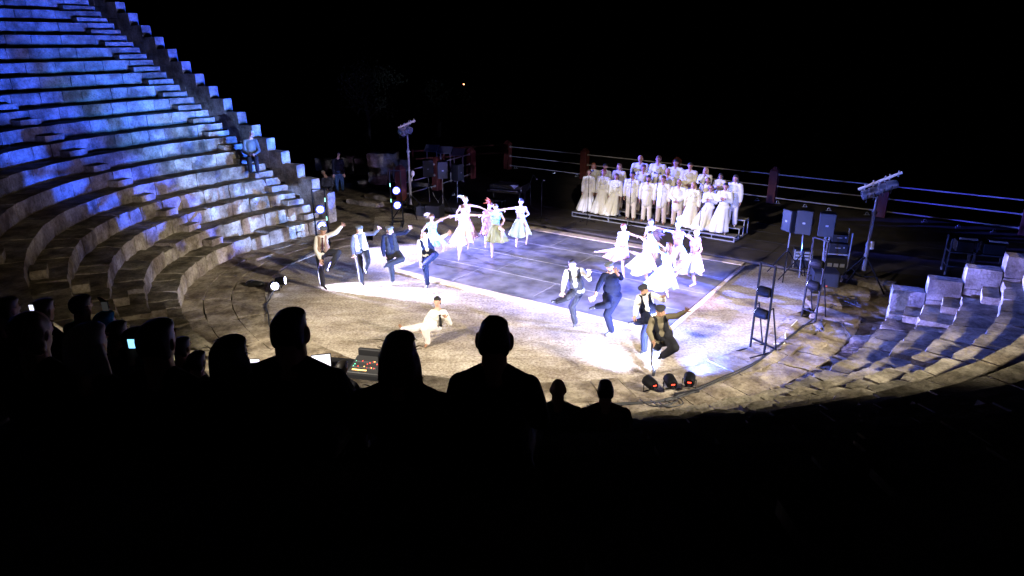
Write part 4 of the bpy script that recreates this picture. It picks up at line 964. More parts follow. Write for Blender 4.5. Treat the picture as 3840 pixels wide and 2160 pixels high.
    if g('tie'):
        b = MB(); q0 = SM + fwd * .10 * F; d_ = -up + lat * g('tiex', 0)
        b.ell(q0 + fwd * .03, (.02, .015, .022), frame(lat, fwd, up), 8, 6)
        vs = [q0 + fwd * (.035 + .02 * t_) + d_ * TL * t_ * .72 + lat * s * w_ for t_, w_ in ((0, .015), (.4, .028), (.9, .036)) for s in (-1, 1)] + [q0 + fwd * .05 + d_ * TL * .72]
        b.add(vs, [(0, 1, 3, 2), (2, 3, 5, 4), (4, 5, 6)], sm=False)
        o_ = part('tie', b, g('tie'), root); sd = o_.modifiers.new('t', 'SOLIDIFY'); sd.thickness = .008
    bt = g('bottom')
    if bt and g('btype', 'trousers') == 'trousers':
        b = MB(); b.ell(HM, (.165 * sc * F, .125 * sc * F, .14), frame(lat, fwd, up), 14, 10); b.capsule(HM + up * .02, .12 * sc * F, HM + up * .08, .12 * sc * F, 12)
        for q in 'lr':
            K_, A_, P_ = J['k' + q], J['a' + q], J['p' + q]; k = sc * (F ** .5)
            b.capsule(P_, .108 * k, K_, .084 * k, 12); b.capsule(K_, .084 * k, K_.lerp(A_, .96), .066 * k * g('flare', 1), 12)
        blob('trousers', b, bt, root, vox * 1.2)
    elif bt:
        # gown or skirt: folded loft
        b = MB(); hem = g('hem'); hw, hd = g('hemw', (.32, .26)); hw, hd = (hw, hd) if g('gown') else (hw * .80, hd * .80); w0 = HM + up * TL * .22; n = 40; rows = 10; vs = []
        rr = random.Random(int(HM.x * 77)); ph = rr.uniform(0, 6); nf = rr.choice((6, 7, 8))
        for i in range(rows + 1):
            t_ = i / rows; c = w0.lerp(hem, t_) + V(g('sway', (0, 0, 0))) * (t_ ** 2) * (1 - t_) * 2
            e_ = t_ ** g('bell', .8); rx = .130 * F * sc + (hw - .130 * F * sc) * e_; ry = .108 * F * sc + (hd - .108 * F * sc) * e_
            ax = lat.lerp(V((lat.x, lat.y, 0)).normalized(), t_); ay = fwd.lerp(V((fwd.x, fwd.y, 0)).normalized(), t_)
            for j in range(n):
                a = 2 * math.pi * j / n; fo = 1 + ((.13 if g('gown') else .17) * math.sin(nf * a + ph) + .06 * math.sin((nf * 2 + 1) * a + ph * 2) + (0 if g('gown') else .18) * math.sin(a + ph)) * t_
                vs.append(c + ax * math.cos(a) * rx * fo + ay * math.sin(a) * ry * fo + V((0, 0, g('ruf', .0) * math.sin(3 * a + ph) * t_)))
        b.add(vs, [(i * n + j, i * n + (j + 1) % n, (i + 1) * n + (j + 1) % n, (i + 1) * n + j) for i in range(rows) for j in range(n)])
        o_ = part(g('bname', 'skirt'), b, bt, root); sd = o_.modifiers.new('t', 'SOLIDIFY'); sd.thickness = .012
    if g('belt'):
        b = MB(); b.ell(HM + up * TL * .24, (.140 * sc, .122 * sc, .03), frame(lat, fwd, up), 16, 6); blob('sash', b, g('belt'), root, vox)
    if g('shoes'):
        for q in 'lr':
            b = MB(); A_, T_ = J['a' + q], J['t' + q]; b.capsule(A_ - (T_ - A_) * .22, .044 * sc, T_, .034 * sc, 10); b.capsule(A_, .042 * sc, A_ + (J['k' + q] - A_).normalized() * .04, .042 * sc, 8)
            blob('shoe', b, g('shoes'), root, vox)
    return root
def reach(p, px, L_, sg=1):
    """point on the pixel's ray at distance L_ from p (sg=+1: the nearer one to the camera)"""
    d = ray(*px).normalized(); oc = CAMP - p; b = d.dot(oc); c = oc.dot(oc) - L_ * L_; q = b * b - c
    if q <= 0: t_ = -b; r_ = CAMP + d * t_; return p + (r_ - p) * min(1.0, L_ * 1.12 / (r_ - p).length)
    return CAMP + d * (-b - sg * math.sqrt(q))
def dancer(label, T, S_, ground, o, group, D=None):
    """S_: joint pixels in crop coordinates, T=(x0,y0,scale); ground: 'l' or 'r' standing foot"""
    D = D or {}; sc = o.get('sc', 1.0); px = {k: (T[0] + v[0] * T[2], T[1] + v[1] * T[2]) for k, v in S_.items()}
    zg = o.get('z', .0); gt = px['t' + ground]; base = at(gt[0], gt[1], zg)
    n = V((base.x, base.y, 0)).normalized(); root = base + n * .06
    J = {}
    for k in ('h', 'sl', 'sr', 'pl', 'pr', 'k' + ground, 'a' + ground): J[k] = at_h(*px[k], root - n * D.get(k, 0))
    J['t' + ground] = base + V((0, 0, .035)); J['a' + ground].z = max(J['a' + ground].z, zg + .07)
    r = 'r' if ground == 'l' else 'l'
    J['k' + r] = reach(J['p' + r], px['k' + r], .44 * sc, D.get('sk', 1)); J['a' + r] = reach(J['k' + r], px['a' + r], .42 * sc, D.get('sa', -1)); J['t' + r] = reach(J['a' + r], px['t' + r], .15 * sc, 1)
    for q in 'lr':
        J['e' + q] = reach(J['s' + q], px['e' + q], .29 * sc, D.get('se' + q, 1)); J['w' + q] = reach(J['e' + q], px['w' + q], .26 * sc, D.get('sw' + q, 1))
        if 'f' + q in px: J['wd' + q] = reach(J['w' + q], px['f' + q], .18 * sc, 1) - J['w' + q]
        J['hn' + q] = -n
    o = dict(o); o['base'] = base; o.setdefault('face', -n + V((o.get('yaw', 0), 0, -.12)))
    if 'hempx' in o: hp = (T[0] + o['hempx'][0] * T[2], T[1] + o['hempx'][1] * T[2]); o['hem'] = at_h(*hp, root - n * o.get('hemd', .05))
    return person(label, J, o, group)
G3 = (1150, 700, .276); G4 = (1500, 700, .276); G6 = (2000, 850, .3106); G7 = (2200, 820, .2208); G5 = (900, 1080, .4658); G8 = (2400, 1100, .2899)
GM = 'men dancing in a line on the orchestra floor'; GW = 'women dancing in pale dresses on the dance floor'
def mk(*a): return dict(zip(('h', 'sl', 'sr', 'el', 'wl', 'fl', 'er', 'wr', 'fr', 'pl', 'pr', 'kl', 'al', 'tl', 'kr', 'ar', 'tr'), a))
MO = dict(shoes=SHOE, bottom=BLK, skin=SKIN2, curll=.25, curlr=.1, spread=.2)
dancer('man in flat cap, brown waistcoat and dark tie, leftmost dancer, knee raised', G3, mk((222, 600), (140, 700), (285, 670), (125, 850), (200, 1020), (215, 1090), (395, 625), (480, 535), (505, 490), (175, 905), (255, 900), (190, 1120), (215, 1335), (270, 1405), (430, 895), (325, 1090), (300, 1130)), 'l',
       dict(MO, cap=CAPM, top=CW, vest=TAN, tie=mat('dark_red_tie', (.05, .01, .015), .6), hair='short', hm=HGR), GM)
dancer('man in flat cap, cream waistcoat over dark shirt, second dancer from the left', G3, mk((715, 590), (640, 680), (800, 640), (615, 820), (640, 925), (635, 980), (915, 635), (975, 580), (985, 535), (700, 885), (795, 875), (725, 1090), (745, 1280), (775, 1350), (825, 1010), (800, 1110), (818, 1175)), 'l',
       dict(MO, cap=CAPM, top=DSH, vest=CREAMV, hair='short', hm=HGR, beard=HGR), GM)
dancer('man in flat cap and open black jacket, third dancer from the left', G3, mk((1128, 600), (1050, 680), (1215, 640), (1035, 830), (1050, 950), (1060, 1020), (1335, 625), (1395, 580), (1410, 525), (1120, 900), (1225, 895), (1150, 1110), (1165, 1270), (1155, 1330), (1295, 985), (1090, 1065), (1050, 1100)), 'l',
       dict(MO, cap=CAPM, top=NAVY, vest=BLK, jacket=1, hair='short', hm=HBR, bottom=BLK), GM)
dancer('bald man in navy waistcoat over white shirt, fourth dancer from the left', G3, mk((1600, 670), (1530, 750), (1685, 710), (1540, 910), (1548, 1050), (1550, 1110), (1800, 705), (1905, 650), (1965, 605), (1610, 920), (1700, 905), (1615, 1110), (1640, 1320), (1635, 1385), (1750, 925), (1600, 1060), (1575, 1110)), 'l',
       dict(MO, top=CW, vest=NAVY, hair='bald', hm=HGR, beard=HGR, bottom=NAVY), GM)
dancer('smiling dark-haired man in black waistcoat kicking a straight leg, on the dance floor edge', G6, mk((470, 455), (405, 545), (580, 525), (370, 680), (350, 780), (335, 850), (675, 630), (670, 565), (668, 510), (465, 770), (560, 765), (450, 960), (505, 1155), (490, 1225), (410, 860), (280, 905), (225, 900)), 'l',
       dict(MO, top=cloth('grey_shirt', (.42, .40, .36)), vest=BLK, hair='short', hm=HB, yaw=-.3, skin=SKIN, z=.04), GM) if 0 else None
def swap(S_):  # image-left raised leg, image-right standing handled by naming
    return S_
dancer('bareheaded man in black waistcoat kicking one leg forward', G6, mk((470, 455), (405, 545), (580, 525), (370, 680), (350, 780), (335, 850), (675, 630), (670, 565), (668, 510), (480, 775), (560, 775), (420, 850), (285, 900), (225, 900), (465, 960), (505, 1155), (490, 1220)), 'r',
       dict(MO, top=cloth('grey_shirt', (.42, .40, .36)), vest=BLK, hair='short', hm=HB, yaw=-.35, skin=SKIN, z=.0), GM)
dancer('bearded man in flat cap and all-navy shirt kicking, hand raised before his face', G6, mk((925, 490), (850, 590), (1040, 580), (790, 715), (745, 835), (670, 890), (1060, 620), (1010, 565), (975, 490), (895, 835), (1010, 835), (900, 940), (770, 960), (680, 990), (890, 1060), (945, 1255), (870, 1325)), 'r',
       dict(MO, cap=CAPM, top=NAVY, hair='short', hm=HB, beard=HB, bottom=NAVY, fat=1.35, slen=.55, yaw=-.3), GM)
dancer('bearded man in dark cap, white shirt and dark waistcoat, looking down behind the rightmost man', G6, mk((1335, 770), (1275, 850), (1435, 820), (1240, 990), (1228, 1080), (1195, 1135), (1570, 885), (1575, 850), (1545, 835), (1350, 1060), (1440, 1060), (1370, 1130), (1240, 1155), (1160, 1165), (1340, 1280), (1335, 1490), (1300, 1540)), 'r',
       dict(MO, cap=CAPD, top=CW, vest=NAVY, hair='short', hm=HB, beard=HB, bottom=NAVY, yaw=-.4), GM)
dancer('man in dark cap, black waistcoat and olive shirt, rightmost dancer reaching one arm out', G8, mk((265, 235), (165, 330), (365, 300), (115, 490), (165, 620), (200, 680), (480, 290), (590, 235), (625, 180), (225, 600), (370, 600), (200, 760), (190, 940), (170, 1085), (450, 700), (290, 810), (240, 840)), 'l',
       dict(MO, cap=CAPD, top=OLIVE, vest=BLK, hair='short', hm=HB, bottom=BLK, fat=1.35), GM)
# man in white leaning back
def leaner():
    T = G5; P_ = lambda x, y: (T[0] + x * T[2], T[1] + y * T[2])
    base = at(*P_(1500, 478), 0); n = V((base.x, base.y, 0)).normalized(); rt = base + n * .25; J = {}
    for k, q, d in (('h', (1588, 108), 0), ('sl', (1545, 195), .05), ('sr', (1645, 195), -.02), ('pl', (1530, 310), .0), ('pr', (1590, 312), -.05), ('kr', (1492, 325), .28)): J[k] = at_h(*P_(*q), rt - n * d)
    J['ar'] = base + V((.03, .06, .09)); J['tr'] = base + V((-.02, -.03, .035))
    J['kl'] = reach(J['pl'], P_(1400, 325), .44, 1); J['al'] = reach(J['kl'], P_(1310, 335), .42, 1); J['tl'] = reach(J['al'], P_(1285, 300), .15, -1)
    J['el'] = reach(J['sl'], P_(1500, 260), .28, -1); J['wl'] = reach(J['el'], P_(1480, 320), .25, -1); J['er'] = reach(J['sr'], P_(1690, 285), .28, -1); J['wr'] = reach(J['er'], P_(1658, 240), .25, 1)
    for q in 'lr': J['hn' + q] = -n
    person('man all in white with black tie, crouching back on one leg alone', J, dict(base=base, top=CW, bottom=CWT, shoes=BSHOE, tie=BLK, tiex=.35, hair='short', hm=HB, skin=SKIN, face=-n + V((-.35, 0, 0)), beard=None), GM)
leaner()
WO = dict(sc=.93, fem=1, skin=FSKIN, hm=HBR, hair='bun', sleeve=0, btype='skirt', topname='bodice', curll=.2, curlr=.2, z=.04)
dancer('dancer in mint bodice partly behind the bald man, leftmost woman', G4, mk((430, 415), (380, 510), (480, 495), (310, 590), (290, 670), (295, 720), (570, 440), (660, 410), (700, 400), (410, 650), (475, 650), (430, 840), (425, 1000), (430, 1045), (560, 740), (590, 845), (580, 880)), 'l',
       dict(WO, top=MINT, bottom=MINT, hempx=(490, 790), hemw=(.36, .28), feather=IVORY, fdir=V((-.8, 0, .1))), GW)
dancer('dancer in ivory dress with arms spread wide, front of the left group', G4, mk((847, 300), (790, 395), (925, 385), (690, 400), (590, 430), (530, 455), (1060, 388), (1180, 388), (1240, 385), (810, 570), (890, 570), (805, 780), (800, 960), (795, 1008), (925, 690), (925, 795), (920, 845)), 'l',
       dict(WO, top=IVORY, bottom=IVORY, hempx=(840, 760), hemw=(.44, .30), ruf=.04), GW)
dancer('dancer in pink dress with white feathers in her hair, back of the left group', G4, mk((890, 180), (825, 275), (955, 255), (775, 350), (760, 440), (765, 470), (1075, 275), (1180, 320), (1220, 340), (860, 470), (935, 470), (845, 700), (830, 860), (828, 900), (990, 620), (990, 720), (1000, 780)), 'l',
       dict(WO, top=PINK, bottom=PINK, hempx=(940, 680), hemw=(.38, .28), feather=IVORY, fn=7, fdir=V((-.9, 0, .7)), hm=HBL), GW)
dancer('dancer in lilac dress half hidden behind the olive skirt, bent back', G4, mk((1225, 255), (1150, 345), (1250, 330), (1120, 440), (1130, 510), (1150, 540), (1330, 330), (1400, 320), (1430, 315), (1165, 520), (1235, 520), (1170, 690), (1160, 800), (1165, 840), (1150, 640), (1110, 640), (1090, 650)), 'l',
       dict(WO, top=LILAC, bottom=LILAC, hempx=(1180, 640), hemw=(.30, .26), feather=mat('rust_feathers', (.45, .10, .04), .7), fn=14, fdir=V((-.3, 0, .3)), hm=HRED), GW)
dancer('dancer in mint bodice and olive skirt, knee raised, centre of the left group', G4, mk((1297, 275), (1235, 370), (1365, 370), (1160, 400), (1100, 395), (1060, 392), (1415, 450), (1395, 510), (1365, 520), (1260, 550), (1340, 545), (1250, 760), (1250, 930), (1250, 975), (1400, 590), (1380, 705), (1372, 750)), 'l',
       dict(WO, top=MINT, bottom=OLG, hempx=(1290, 740), hemw=(.42, .30), belt=mat('tan_sash', (.4, .22, .08), .8), hm=HBR), GW)
dancer('dancer in pale green skirt with a hand on her hip, rightmost of the left group', G4, mk((1645, 205), (1575, 290), (1700, 290), (1460, 300), (1355, 310), (1310, 315), (1748, 375), (1700, 405), (1670, 420), (1600, 455), (1680, 455), (1590, 660), (1580, 790), (1582, 835), (1730, 570), (1720, 720), (1715, 785)), 'l',
       dict(WO, top=IVORY, bottom=PGR, hempx=(1635, 650), hemw=(.46, .32), ruf=.05, hm=HB, belt=mat('pink_sash', (.6, .15, .2), .8)), GW)
dancer('dancer in pink skirt kicking a leg out to the left, leftmost of the right group', G7, mk((625, 145), (560, 250), (700, 245), (530, 350), (500, 440), (480, 480), (840, 295), (945, 310), (1000, 320), (570, 500), (650, 500), (380, 545), (210, 560), (130, 565), (610, 760), (630, 965), (640, 1015)), 'r',
       dict(WO, top=IVORY, bottom=PINK, hempx=(510, 660), hemw=(.44, .30), ruf=.06, yaw=-.5, hm=HRED), GW)
dancer('dancer with dark ponytail seen between the others, back of the right group', G7, mk((1090, 60), (1035, 160), (1150, 150), (1000, 240), (990, 330), (990, 360), (1300, 180), (1440, 215), (1490, 235), (1060, 380), (1140, 380), (1090, 600), (1100, 800), (1100, 850), (1160, 560), (1150, 700), (1150, 740)), 'l',
       dict(WO, top=IVORY, bottom=IVORY, hempx=(1100, 640), hemw=(.34, .26), hm=HBR, hair='pony', yaw=-.5), GW)
dancer('dancer in billowing ivory skirt with a tail of dark feathers, centre of the right group', G7, mk((1075, 270), (1000, 385), (1130, 390), (930, 330), (900, 310), (880, 300), (1235, 430), (1310, 490), (1350, 520), (960, 630), (1050, 640), (860, 600), (740, 560), (680, 550), (1000, 950), (1055, 1100), (1085, 1150)), 'r',
       dict(WO, top=IVORY, bottom=IVORY, hempx=(980, 880), hemw=(.52, .36), ruf=.09, yaw=-.45, hair='pony', hm=HB, feather=mat('dark_feathers', (.07, .05, .09), .7), fn=26, flen=1.5, fdir=V((.8, 0, -.1))), GW)
dancer('dancer in mint dress with dark hair, seen from behind, nearest of the right group', G7, mk((1400, 470), (1310, 600), (1440, 600), (1240, 560), (1180, 500), (1150, 480), (1490, 740), (1500, 840), (1500, 870), (1310, 850), (1400, 850), (1360, 1080), (1365, 1270), (1385, 1350), (1480, 980), (1600, 860), (1620, 840)), 'l',
       dict(WO, top=MINT, bottom=MINT, hempx=(1290, 1150), hemw=(.52, .34), ruf=.07, back=1, face=V((-.3, 1, -.2)), hair='long', hm=HBR, belt=mat('pink_sash', (.6, .15, .2), .8)), GW, dict(sk=-1))
dancer('dancer in ivory dress with grey feathers, arm reaching to the right woman', G7, mk((1550, 115), (1490, 230), (1625, 235), (1420, 210), (1350, 200), (1310, 195), (1720, 310), (1790, 370), (1810, 390), (1510, 500), (1590, 500), (1540, 760), (1540, 900), (1545, 950), (1620, 680), (1570, 760), (1560, 800)), 'l',
       dict(WO, top=LILAC, bottom=IVORY, hempx=(1545, 690), hemw=(.36, .28), hm=HGR, yaw=-.3, feather=mat('grey_feathers', (.4, .4, .45), .7), fn=8, fdir=V((.3, 0, .8))), GW)
dancer('dancer in purple dress with hand on hip, rightmost woman', G7, mk((1868, 245), (1800, 365), (1905, 350), (1750, 300), (1720, 280), (1700, 270), (1955, 560), (1885, 610), (1850, 620), (1790, 640), (1880, 640), (1660, 930), (1730, 960), (1760, 980), (1805, 960), (1830, 1110), (1745, 1165)), 'r',
       dict(WO, top=LILAC, bottom=IVORY, hempx=(1770, 900), hemw=(.42, .30), ruf=.06, hm=HBL, yaw=-.2, feather=mat('pale_feathers', (.6, .6, .7), .7), fn=12, flen=.7, fdir=V((.2, 0, .8))), GW)
# ------------------------------------------------------------------ choir
GC = 'choir in white on the riser'
def singer(label, hx, hy, lv, o, arms='down'):
    px, py = 2050 + hx * .3106, 520 + hy * .3106; zt = .32 + .2 * lv + .015
    l0 = RA + rn * (.47 * lv + .20); d = ray(px, py)
    # azimuth ray meets the riser line
    A_ = np.array([[d.x, -rd.x], [d.y, -rd.y]]); s_, t_ = np.linalg.solve(A_, np.array([l0.x, l0.y])); b = V((d.x * s_, d.y * s_, zt)); hc = at_h(px, py, b).z - zt
    H = min(1.95, max(1.5, hc / .93)); fem = o.get('fem'); n = -(rn * .75 + V((b.x, b.y, 0)).normalized() * .6).normalized(); n.z = 0; lt = V((-n.y, n.x, 0))
    if lt.x < 0: lt = -lt
    rr = random.Random(int(hx)); tw = rr.uniform(-.02, .02)
    P_ = lambda x, f_, z: b + lt * x + n * f_ + V((0, 0, z))
    sw = .118 * H if not fem else .102 * H
    if o.get('fat', 1) > 1.2: sw *= 1.1
    J = dict(h=P_(0, .02, hc), sl=P_(-sw, 0, .79 * H), sr=P_(sw, 0, .79 * H), pl=P_(-.052 * H, 0, .52 * H), pr=P_(.052 * H, 0, .52 * H))
    for s, q in ((-1, 'l'), (1, 'r')):
        J['k' + q] = P_(s * .06 * H, .02 + tw * s, .285 * H); J['a' + q] = P_(s * .07 * H, -.01 + tw * 2 * s, .045 * H); J['t' + q] = P_(s * .085 * H, .13 + tw * 2 * s, .028)
        if arms == 'down': e, w_ = (sw + .05, .0, .64 * H), (sw + .06, .05, .49 * H)
        elif arms == 'clasp': e, w_ = (sw + .06, .03, .63 * H), (.05, .20, .57 * H)
        elif arms == 'clap': e, w_ = (sw + .05, .06, .65 * H), (.045, .26, .70 * H)
        elif arms == 'face': e, w_ = (sw + .02, .16, .68 * H), (.05, .14, .80 * H)
        J['e' + q] = P_(s * e[0], e[1], e[2]); J['w' + q] = P_(s * w_[0], w_[1], w_[2]); J['hn' + q] = (-lt * s) if arms == 'down' else -lt * s
    o = dict(dict(sc=H / 1.78, base=b, face=n + V((rr.uniform(-.25, .1), 0, -.05)), top=CW, shoes=BSHOE, skin=PSKIN, curll=.4, curlr=.4, puff=1.28, vox=.015, trap=.09, hs=1.10 * H / 1.78, **({} if 'fat' in o else {'fat': 1.28})), **o)
    if o.get('gown'): o.update(btype='skirt', bottom=o['top'], hem=b + V((-.10 * o.get('blow', 1), -.03, .10)), hemw=(.27 * o.get('fat', 1), .22 * o.get('fat', 1)), bname='gown_skirt', topname='gown', bell=1.0)
    else: o.setdefault('bottom', CPK); o['tunic'] = 1; o['flare'] = 1.15
    if fem and not o.get('gown'): o.setdefault('bottom', CWT)
    return person(label, J, o, GC)
W_ = dict(fem=1)
singer('front-row singer in white gown behind the leftmost microphone, dark ponytail', 515, 405, 0, dict(W_, gown=1, hair='pony', hm=HBR, shoes=BEIGE, hx=.12), 'down')
singer('front-row singer in white gown, second from the left, short auburn hair', 693, 405, 0, dict(W_, gown=1, hair='short', hm=HRED, shoes=BSHOE))
singer('front-row singer in white gown with short fringe, third from the left', 845, 455, 0, dict(W_, gown=1, hair='bob', hm=HBR, shoes=BLK, blow=2.4))
singer('front-row man with black hair just left of centre, behind the microphone', 1043, 435, 0, dict(hair='short', hm=HB, bottom=CWT))
singer('front-row bearded man in white shirt, fifth from the left', 1232, 480, 0, dict(hair='short', hm=HB, beard=HB, bottom=CWT))
singer('front-row young man in beige trousers, sixth from the left', 1412, 485, 0, dict(hair='short', hm=HBR, bottom=CPK))
singer('front-row bald man with glasses and clasped hands', 1602, 530, 0, dict(hair='bald', hm=HGR, glasses=1, bottom=CPK, fringe=False), 'clasp')
singer('stout front-row singer in white gown with long fair hair', 1780, 560, 0, dict(W_, gown=1, hair='long', hm=HBL, fat=1.35, shoes=BLK))
singer('front-row singer clapping with curly brown hair and glasses', 1985, 600, 0, dict(W_, gown=1, hair='curly', hm=HBR, glasses=1, blow=3, shoes=BEIGE), 'clap')
singer('front-row singer clapping with short dark hair, rightmost of the front row', 2165, 575, 0, dict(W_, gown=1, hair='short', hm=HB, shoes=BEIGE, blow=1.5), 'clap')
singer('second-row singer with auburn bob, far left of the choir', 567, 325, 1, dict(W_, top=CC, hair='bob', hm=HRED))
singer('second-row singer with dark hair tied back, behind the auburn front-row singer', 708, 335, 1, dict(W_, hair='pony', hm=HB))
singer('second-row singer with long brown hair, third from the left at the back', 880, 335, 1, dict(W_, top=CC, hair='long', hm=HBR))
singer('second-row stocky man between two front-row men', 1172, 350, 1, dict(hair='short', hm=HBR, top=CC, fat=1.15))
singer('second-row balding man with red beard', 1465, 395, 1, dict(hair='bald', hm=HRED, top=CC, beard=HRED))
singer('second-row singer with curly dark hair behind the right microphones', 1945, 510, 1, dict(W_, top=CC, hair='curly', hm=HBR))
singer('tall singer in white tunic and trousers with long dark hair, far right of the choir', 2285, 475, 1, dict(W_, hair='long', hm=HB, bottom=CWT, shoes=BEIGE))
singer('back-row bald man, tallest head of the choir', 1135, 240, 2, dict(hair='bald', hm=HGR, fat=1.35))
singer('back-row man with glasses and grey-brown hair in a cream shirt', 1352, 245, 2, dict(hair='short', hm=HBR, top=CC, glasses=1))
singer('back-row man with thick black hair in front of the red post', 1562, 290, 2, dict(hair='short', hm=HB))
singer('back-row man with dark hair and moustache, hands clasped', 1735, 325, 2, dict(hair='short', hm=HB, top=CC), 'clasp')
singer('back-row singer with long fair hair and hands near her face', 1925, 380, 2, dict(W_, hair='long', hm=HBL), 'face')
singer('back-row singer with glasses clapping, dark shoulder-length hair', 2103, 450, 2, dict(W_, top=CC, hair='long', hm=HB, glasses=1), 'clap')
# ------------------------------------------------------------------ seated audience seen from behind
GA = 'audience seated in front of the camera'
def seated(label, px, py, dist, o, hd=.76):
    r_ = ray(px, py); best = None
    for i in range(60, 1300):
        D_ = i * .01; p = CAMP + r_ * (D_ / math.hypot(r_.x, r_.y)); sz = seat_z(p.x, p.y); e = abs(p.z - sz - hd)
        if e < .05:
            c = abs(D_ - dist) + e * 4
            if best is None or c < best[0]: best = (c, p, sz)
    if best is None or abs(math.hypot(best[1].x, best[1].y) - dist) > 1.3: p = CAMP + r_ * (dist / math.hypot(r_.x, r_.y)); sz = p.z - hd
    else: _, p, sz = best
    n = (V((1.0, 19.5, 0)) - V((p.x, p.y, 0))).normalized(); n = (n + V((o.get('turn', 0), 0, 0))).normalized(); lt = V((n.y, -n.x, 0)); lean = o.get('lean', .04)
    b = V((p.x, p.y, sz)) - n * lean; P_ = lambda x, f_, z: b + lt * x + n * f_ + V((0, 0, z)); sh = o.get('sh', .20)
    hz = p.z - sz
    J = dict(h=p, sl=P_(-sh, .02, hz - .25), sr=P_(sh, .02, hz - .25), pl=P_(-.10, .02, .11), pr=P_(.10, .02, .11))
    for s, q in ((-1, 'l'), (1, 'r')):
        J['k' + q] = P_(s * .13, .42, .10); J['a' + q] = P_(s * .12, .46, -.32); J['t' + q] = P_(s * .14, .58, -.355)
        J['e' + q] = P_(s * (sh + .055), .10, .28); J['w' + q] = P_(s * .12, .34, .20)
    if o.get('phone'):
        q = 'r'; J['wr'] = at_h(*o['phone'], V((p.x, p.y, 0)) + n * .35) - V((0, 0, .07)); J['er'] = (J['sr'] + J['wr']) / 2 - V((0, 0, .14)); J['wdr'] = V((0, 0, 1)); J['hnr'] = -n
    o = dict(dict(base=b, back=1, face=n, top=BLK, bottom=BLK, shoes=SHOE, hair='short', hm=HB, skin=SKIN2, trap=.105, nk=1.2), **o)
    return person(label, J, o, GA), J, n
F_ = 1.4907
def sv(label, u, v, dist, **k): return seated(label, u * F_, v * F_, dist, k, k.get('hd', .76))
sv('broad short-haired man in dark shirt, silhouetted left of the mixing desk', 731, 836, 3.4, sh=.225, vox=.010, fat=1.25, hs=1.06, nk=1.35, ear=1.35, collar=1, top=cloth('black_green_shirt', (.02, .024, .018)), hm=HB)
sv('woman with chin-length hair silhouetted between the two men', 1006, 896, 3.3, sh=.20, vox=.010, hair='bob', hs=1.04, hd=.72, fem=1, hm=HBR, stray=1)
sv('man with protruding ears and square jacket shoulders, silhouetted in the centre', 1244, 855, 3.5, sh=.175, vox=.010, fat=1.1, hair='spiky', hs=.98, nk=1.2, ear=1.5, vest=BLK, jacket=1)
sv('shorter person mostly hidden left of the square-shouldered man', 1175, 985, 3.9, sh=.19, hd=.62)
sv('bald man sitting low near the orchestra, left of the pair', 1404, 980, 6.3, sh=.20, hair='bald', fringe=False, top=cloth('dark_teal_shirt', (.06, .10, .11)), hs=.98)
sv('dark-haired man sitting low near the orchestra, right of the pair', 1523, 984, 6.3, sh=.21, hs=.98, top=cloth('dark_brown_shirt', (.11, .06, .05)))
sv('long-haired woman silhouetted left of the broad man', 580, 905, 3.4, sh=.19, vox=.011, hair='long', fem=1, hd=.72, stray=1)
sv('large dark head of a man, fourth silhouette from the left in the front', 397, 862, 3.6, sh=.22, vox=.011)
sv('person with rounded hair lit blue on one edge, left crowd front', 221, 872, 3.8, sh=.20, vox=.011, hair='bob', hm=HGR)
sv('person with curly hair at the left frame side', 83, 838, 4.0, sh=.20, vox=.011, hair='curly', hm=HBR)
sv('small figure in green shirt raising a phone in the left crowd', 205, 772, 7.2, sh=.19, top=cloth('green_shirt', (.02, .12, .06)), phone=(393, 1150))
sv('figure with a bright blue hood in the left crowd', 265, 812, 7.3, sh=.20, hair='bob', hm=cloth('blue_hood', (.02, .25, .45)), top=cloth('blue_hood', (.02, .25, .45)))
sv('small dark-haired child right of the blue hood', 296, 836, 7.0, sh=.17, hs=.95)
sv('small dark head filming with a lit phone', 337, 855, 7.0, sh=.18, phone=(500, 1292))
sv('dark head between the large man and the long-haired woman', 457, 876, 7.0, sh=.18)
sv('low dark head beside the long-haired woman', 496, 912, 7.0, sh=.19, hd=.70)
sv('sound operator seated low beside the mixing desk', 861, 926, 9.5, sh=.18)
sv('orange-lit head at the upper left of the crowd', 110, 782, 6.4, sh=.18, hs=.9, hm=HBR)
sv('orange-lit head at the far left edge of the crowd', 18, 780, 6.9, sh=.19, hm=HBR)
def phone(px, py, z_dist, label, m=WLED, sz=(.07, .14)):
    r_ = ray(px, py); p = CAMP + r_ * (z_dist / math.hypot(r_.x, r_.y)); t = thing('phone', label, 'phone', p, 'lit phones in the crowd'); mb = MB(); mb.box(p, (sz[0] + .01, .01, sz[1] + .01)); part('phone_body', mb, BLACKP, t, bevel=.003)
    mb = MB(); mb.box(p - V((0, .008, 0)), (sz[0], .004, sz[1])); part('screen', mb, m, t)
phone(498, 1288, 6.5, 'phone showing a blue picture held up in the left crowd', BSCREEN, (.075, .085))
phone(957, 1357, 8.8, 'bright phone screen left of the broad man', WLED, (.12, .08))
phone(120, 1153, 6.0, 'white phone light between the two orange-lit heads', WLED, (.03, .045))
phone(395, 1148, 6.5, 'thin-edged phone held above the green shirt', mat('dim_phone', (.02, .02, .02), .3, emit=(.5, .5, .5), es=.05), (.05, .08))
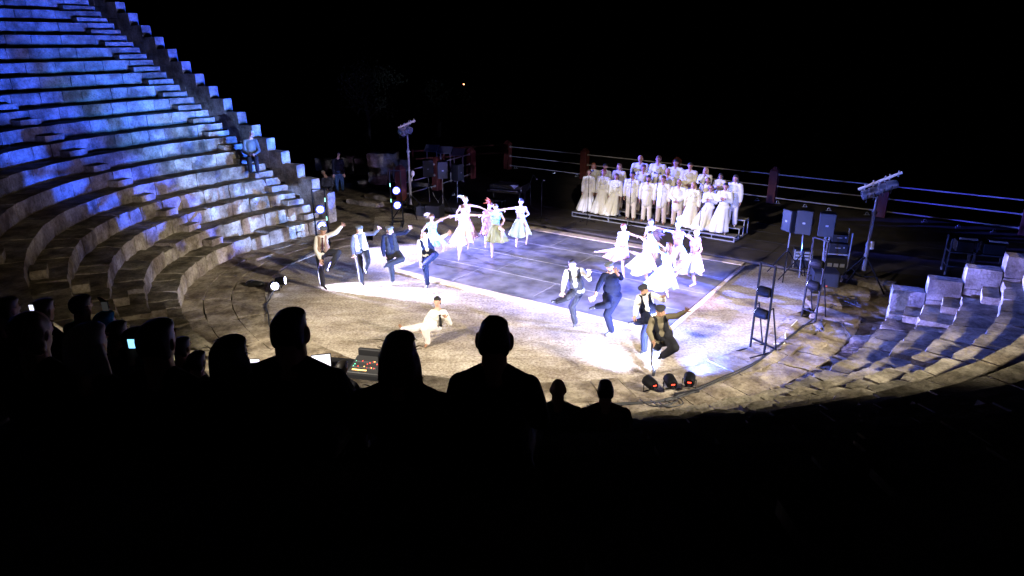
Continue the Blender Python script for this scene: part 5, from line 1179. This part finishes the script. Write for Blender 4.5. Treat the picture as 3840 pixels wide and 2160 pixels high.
# clear plastic cup
r_ = ray(1543 * F_, 1165 * F_); cd = 5.0; p = CAMP + r_ * (cd / math.hypot(r_.x, r_.y)); szc = seat_z(p.x, p.y); c = V((p.x, p.y, szc + .01)); cz_ = szc + .13
GLS = mat('clear_plastic', (.5, .55, .9), .15, alpha=.35, spec=.8); mb = MB()
mb.tube([c, c + V((0, 0, .005)), c + V((0, 0, .12))], [.030, .032, .043], 20, cap=False); mb.tube([c, c + V((0, 0, .004))], .03, 20)
t = thing('plastic_cup', 'clear plastic cup standing on a dark seat behind the pair of men', 'cup', c); part('cup_body', mb, GLS, t)
mb = MB(); mb.tube([c + V((math.cos(a) * .043, math.sin(a) * .043, .12)) for a in np.linspace(0, 6.2832, 25)], .0025, 6); part('rim', mb, mat('cup_rim', (.6, .6, .9), .2, spec=1), t)
# ------------------------------------------------------------------ people beyond / on the stand
def facing(label, headpx, base, hip_z, o, knees, feet, arms=None):
    b = V(base); n = -V((b.x, b.y, 0)).normalized(); n = (n + V((o.get('turn', 0), 0, 0))).normalized(); lt = V((-n.y, n.x, 0)); lt = lt if lt.x > 0 else -lt
    h = at_h(*headpx, b); P_ = lambda x, f_, z: b + lt * x + n * f_ + V((0, 0, z)); hz = h.z - b.z
    J = dict(h=h, sl=P_(-.19, .0, hz - .27), sr=P_(.19, .0, hz - .27), pl=P_(-.09, 0, hip_z), pr=P_(.09, 0, hip_z))
    for s, q in ((-1, 'l'), (1, 'r')):
        J['k' + q] = P_(s * .12, *knees); J['a' + q] = P_(s * .12, *feet); J['t' + q] = P_(s * .13, feet[0] + .13, feet[1] - .05)
        a_ = arms or ((.25, .05, hz - .55), (.08, .28, hz - .72)); J['e' + q] = P_(s * a_[0][0], *a_[0][1:]); J['w' + q] = P_(s * a_[1][0], *a_[1][1:])
    o = dict(dict(base=b, face=n), **o); return person(label, J, o)
bs_ = V((-9.55, 25.15, 2.45))
facing('grey-haired man in light jacket sitting high on the step by the stepped wall', (944, 500), bs_, .12, dict(top=cloth('light_jacket', (.10, .11, .09)), bottom=BLK, shoes=SHOE, hair='short', hm=HGR, face=V((.5, -1, -.2)), skin=PSKIN), (.40, .16), (.46, -.28), ((.26, .05, .38), (.10, .34, .30)))
bq = at(1276, 718, -.02)
facing('man in dark top and blue jeans standing among the ruin blocks', (1271, 578), bq, .86, dict(top=BLK, bottom=JEAN, shoes=SHOE, hair='short', hm=HB), (.03, .47), (0, .08), ((.24, .0, 1.1), (.24, .1, .85)))
bs = at(1232, 735, -.02)
facing('dark figure with a white shoulder seated among the ruins', (1212, 648), bs, .35, dict(top=cloth('dark_coat', (.03, .03, .04)), bottom=BLK, shoes=BEIGE, hair='short', hm=HGR), (.4, .38), (.45, .06))
bake_all()
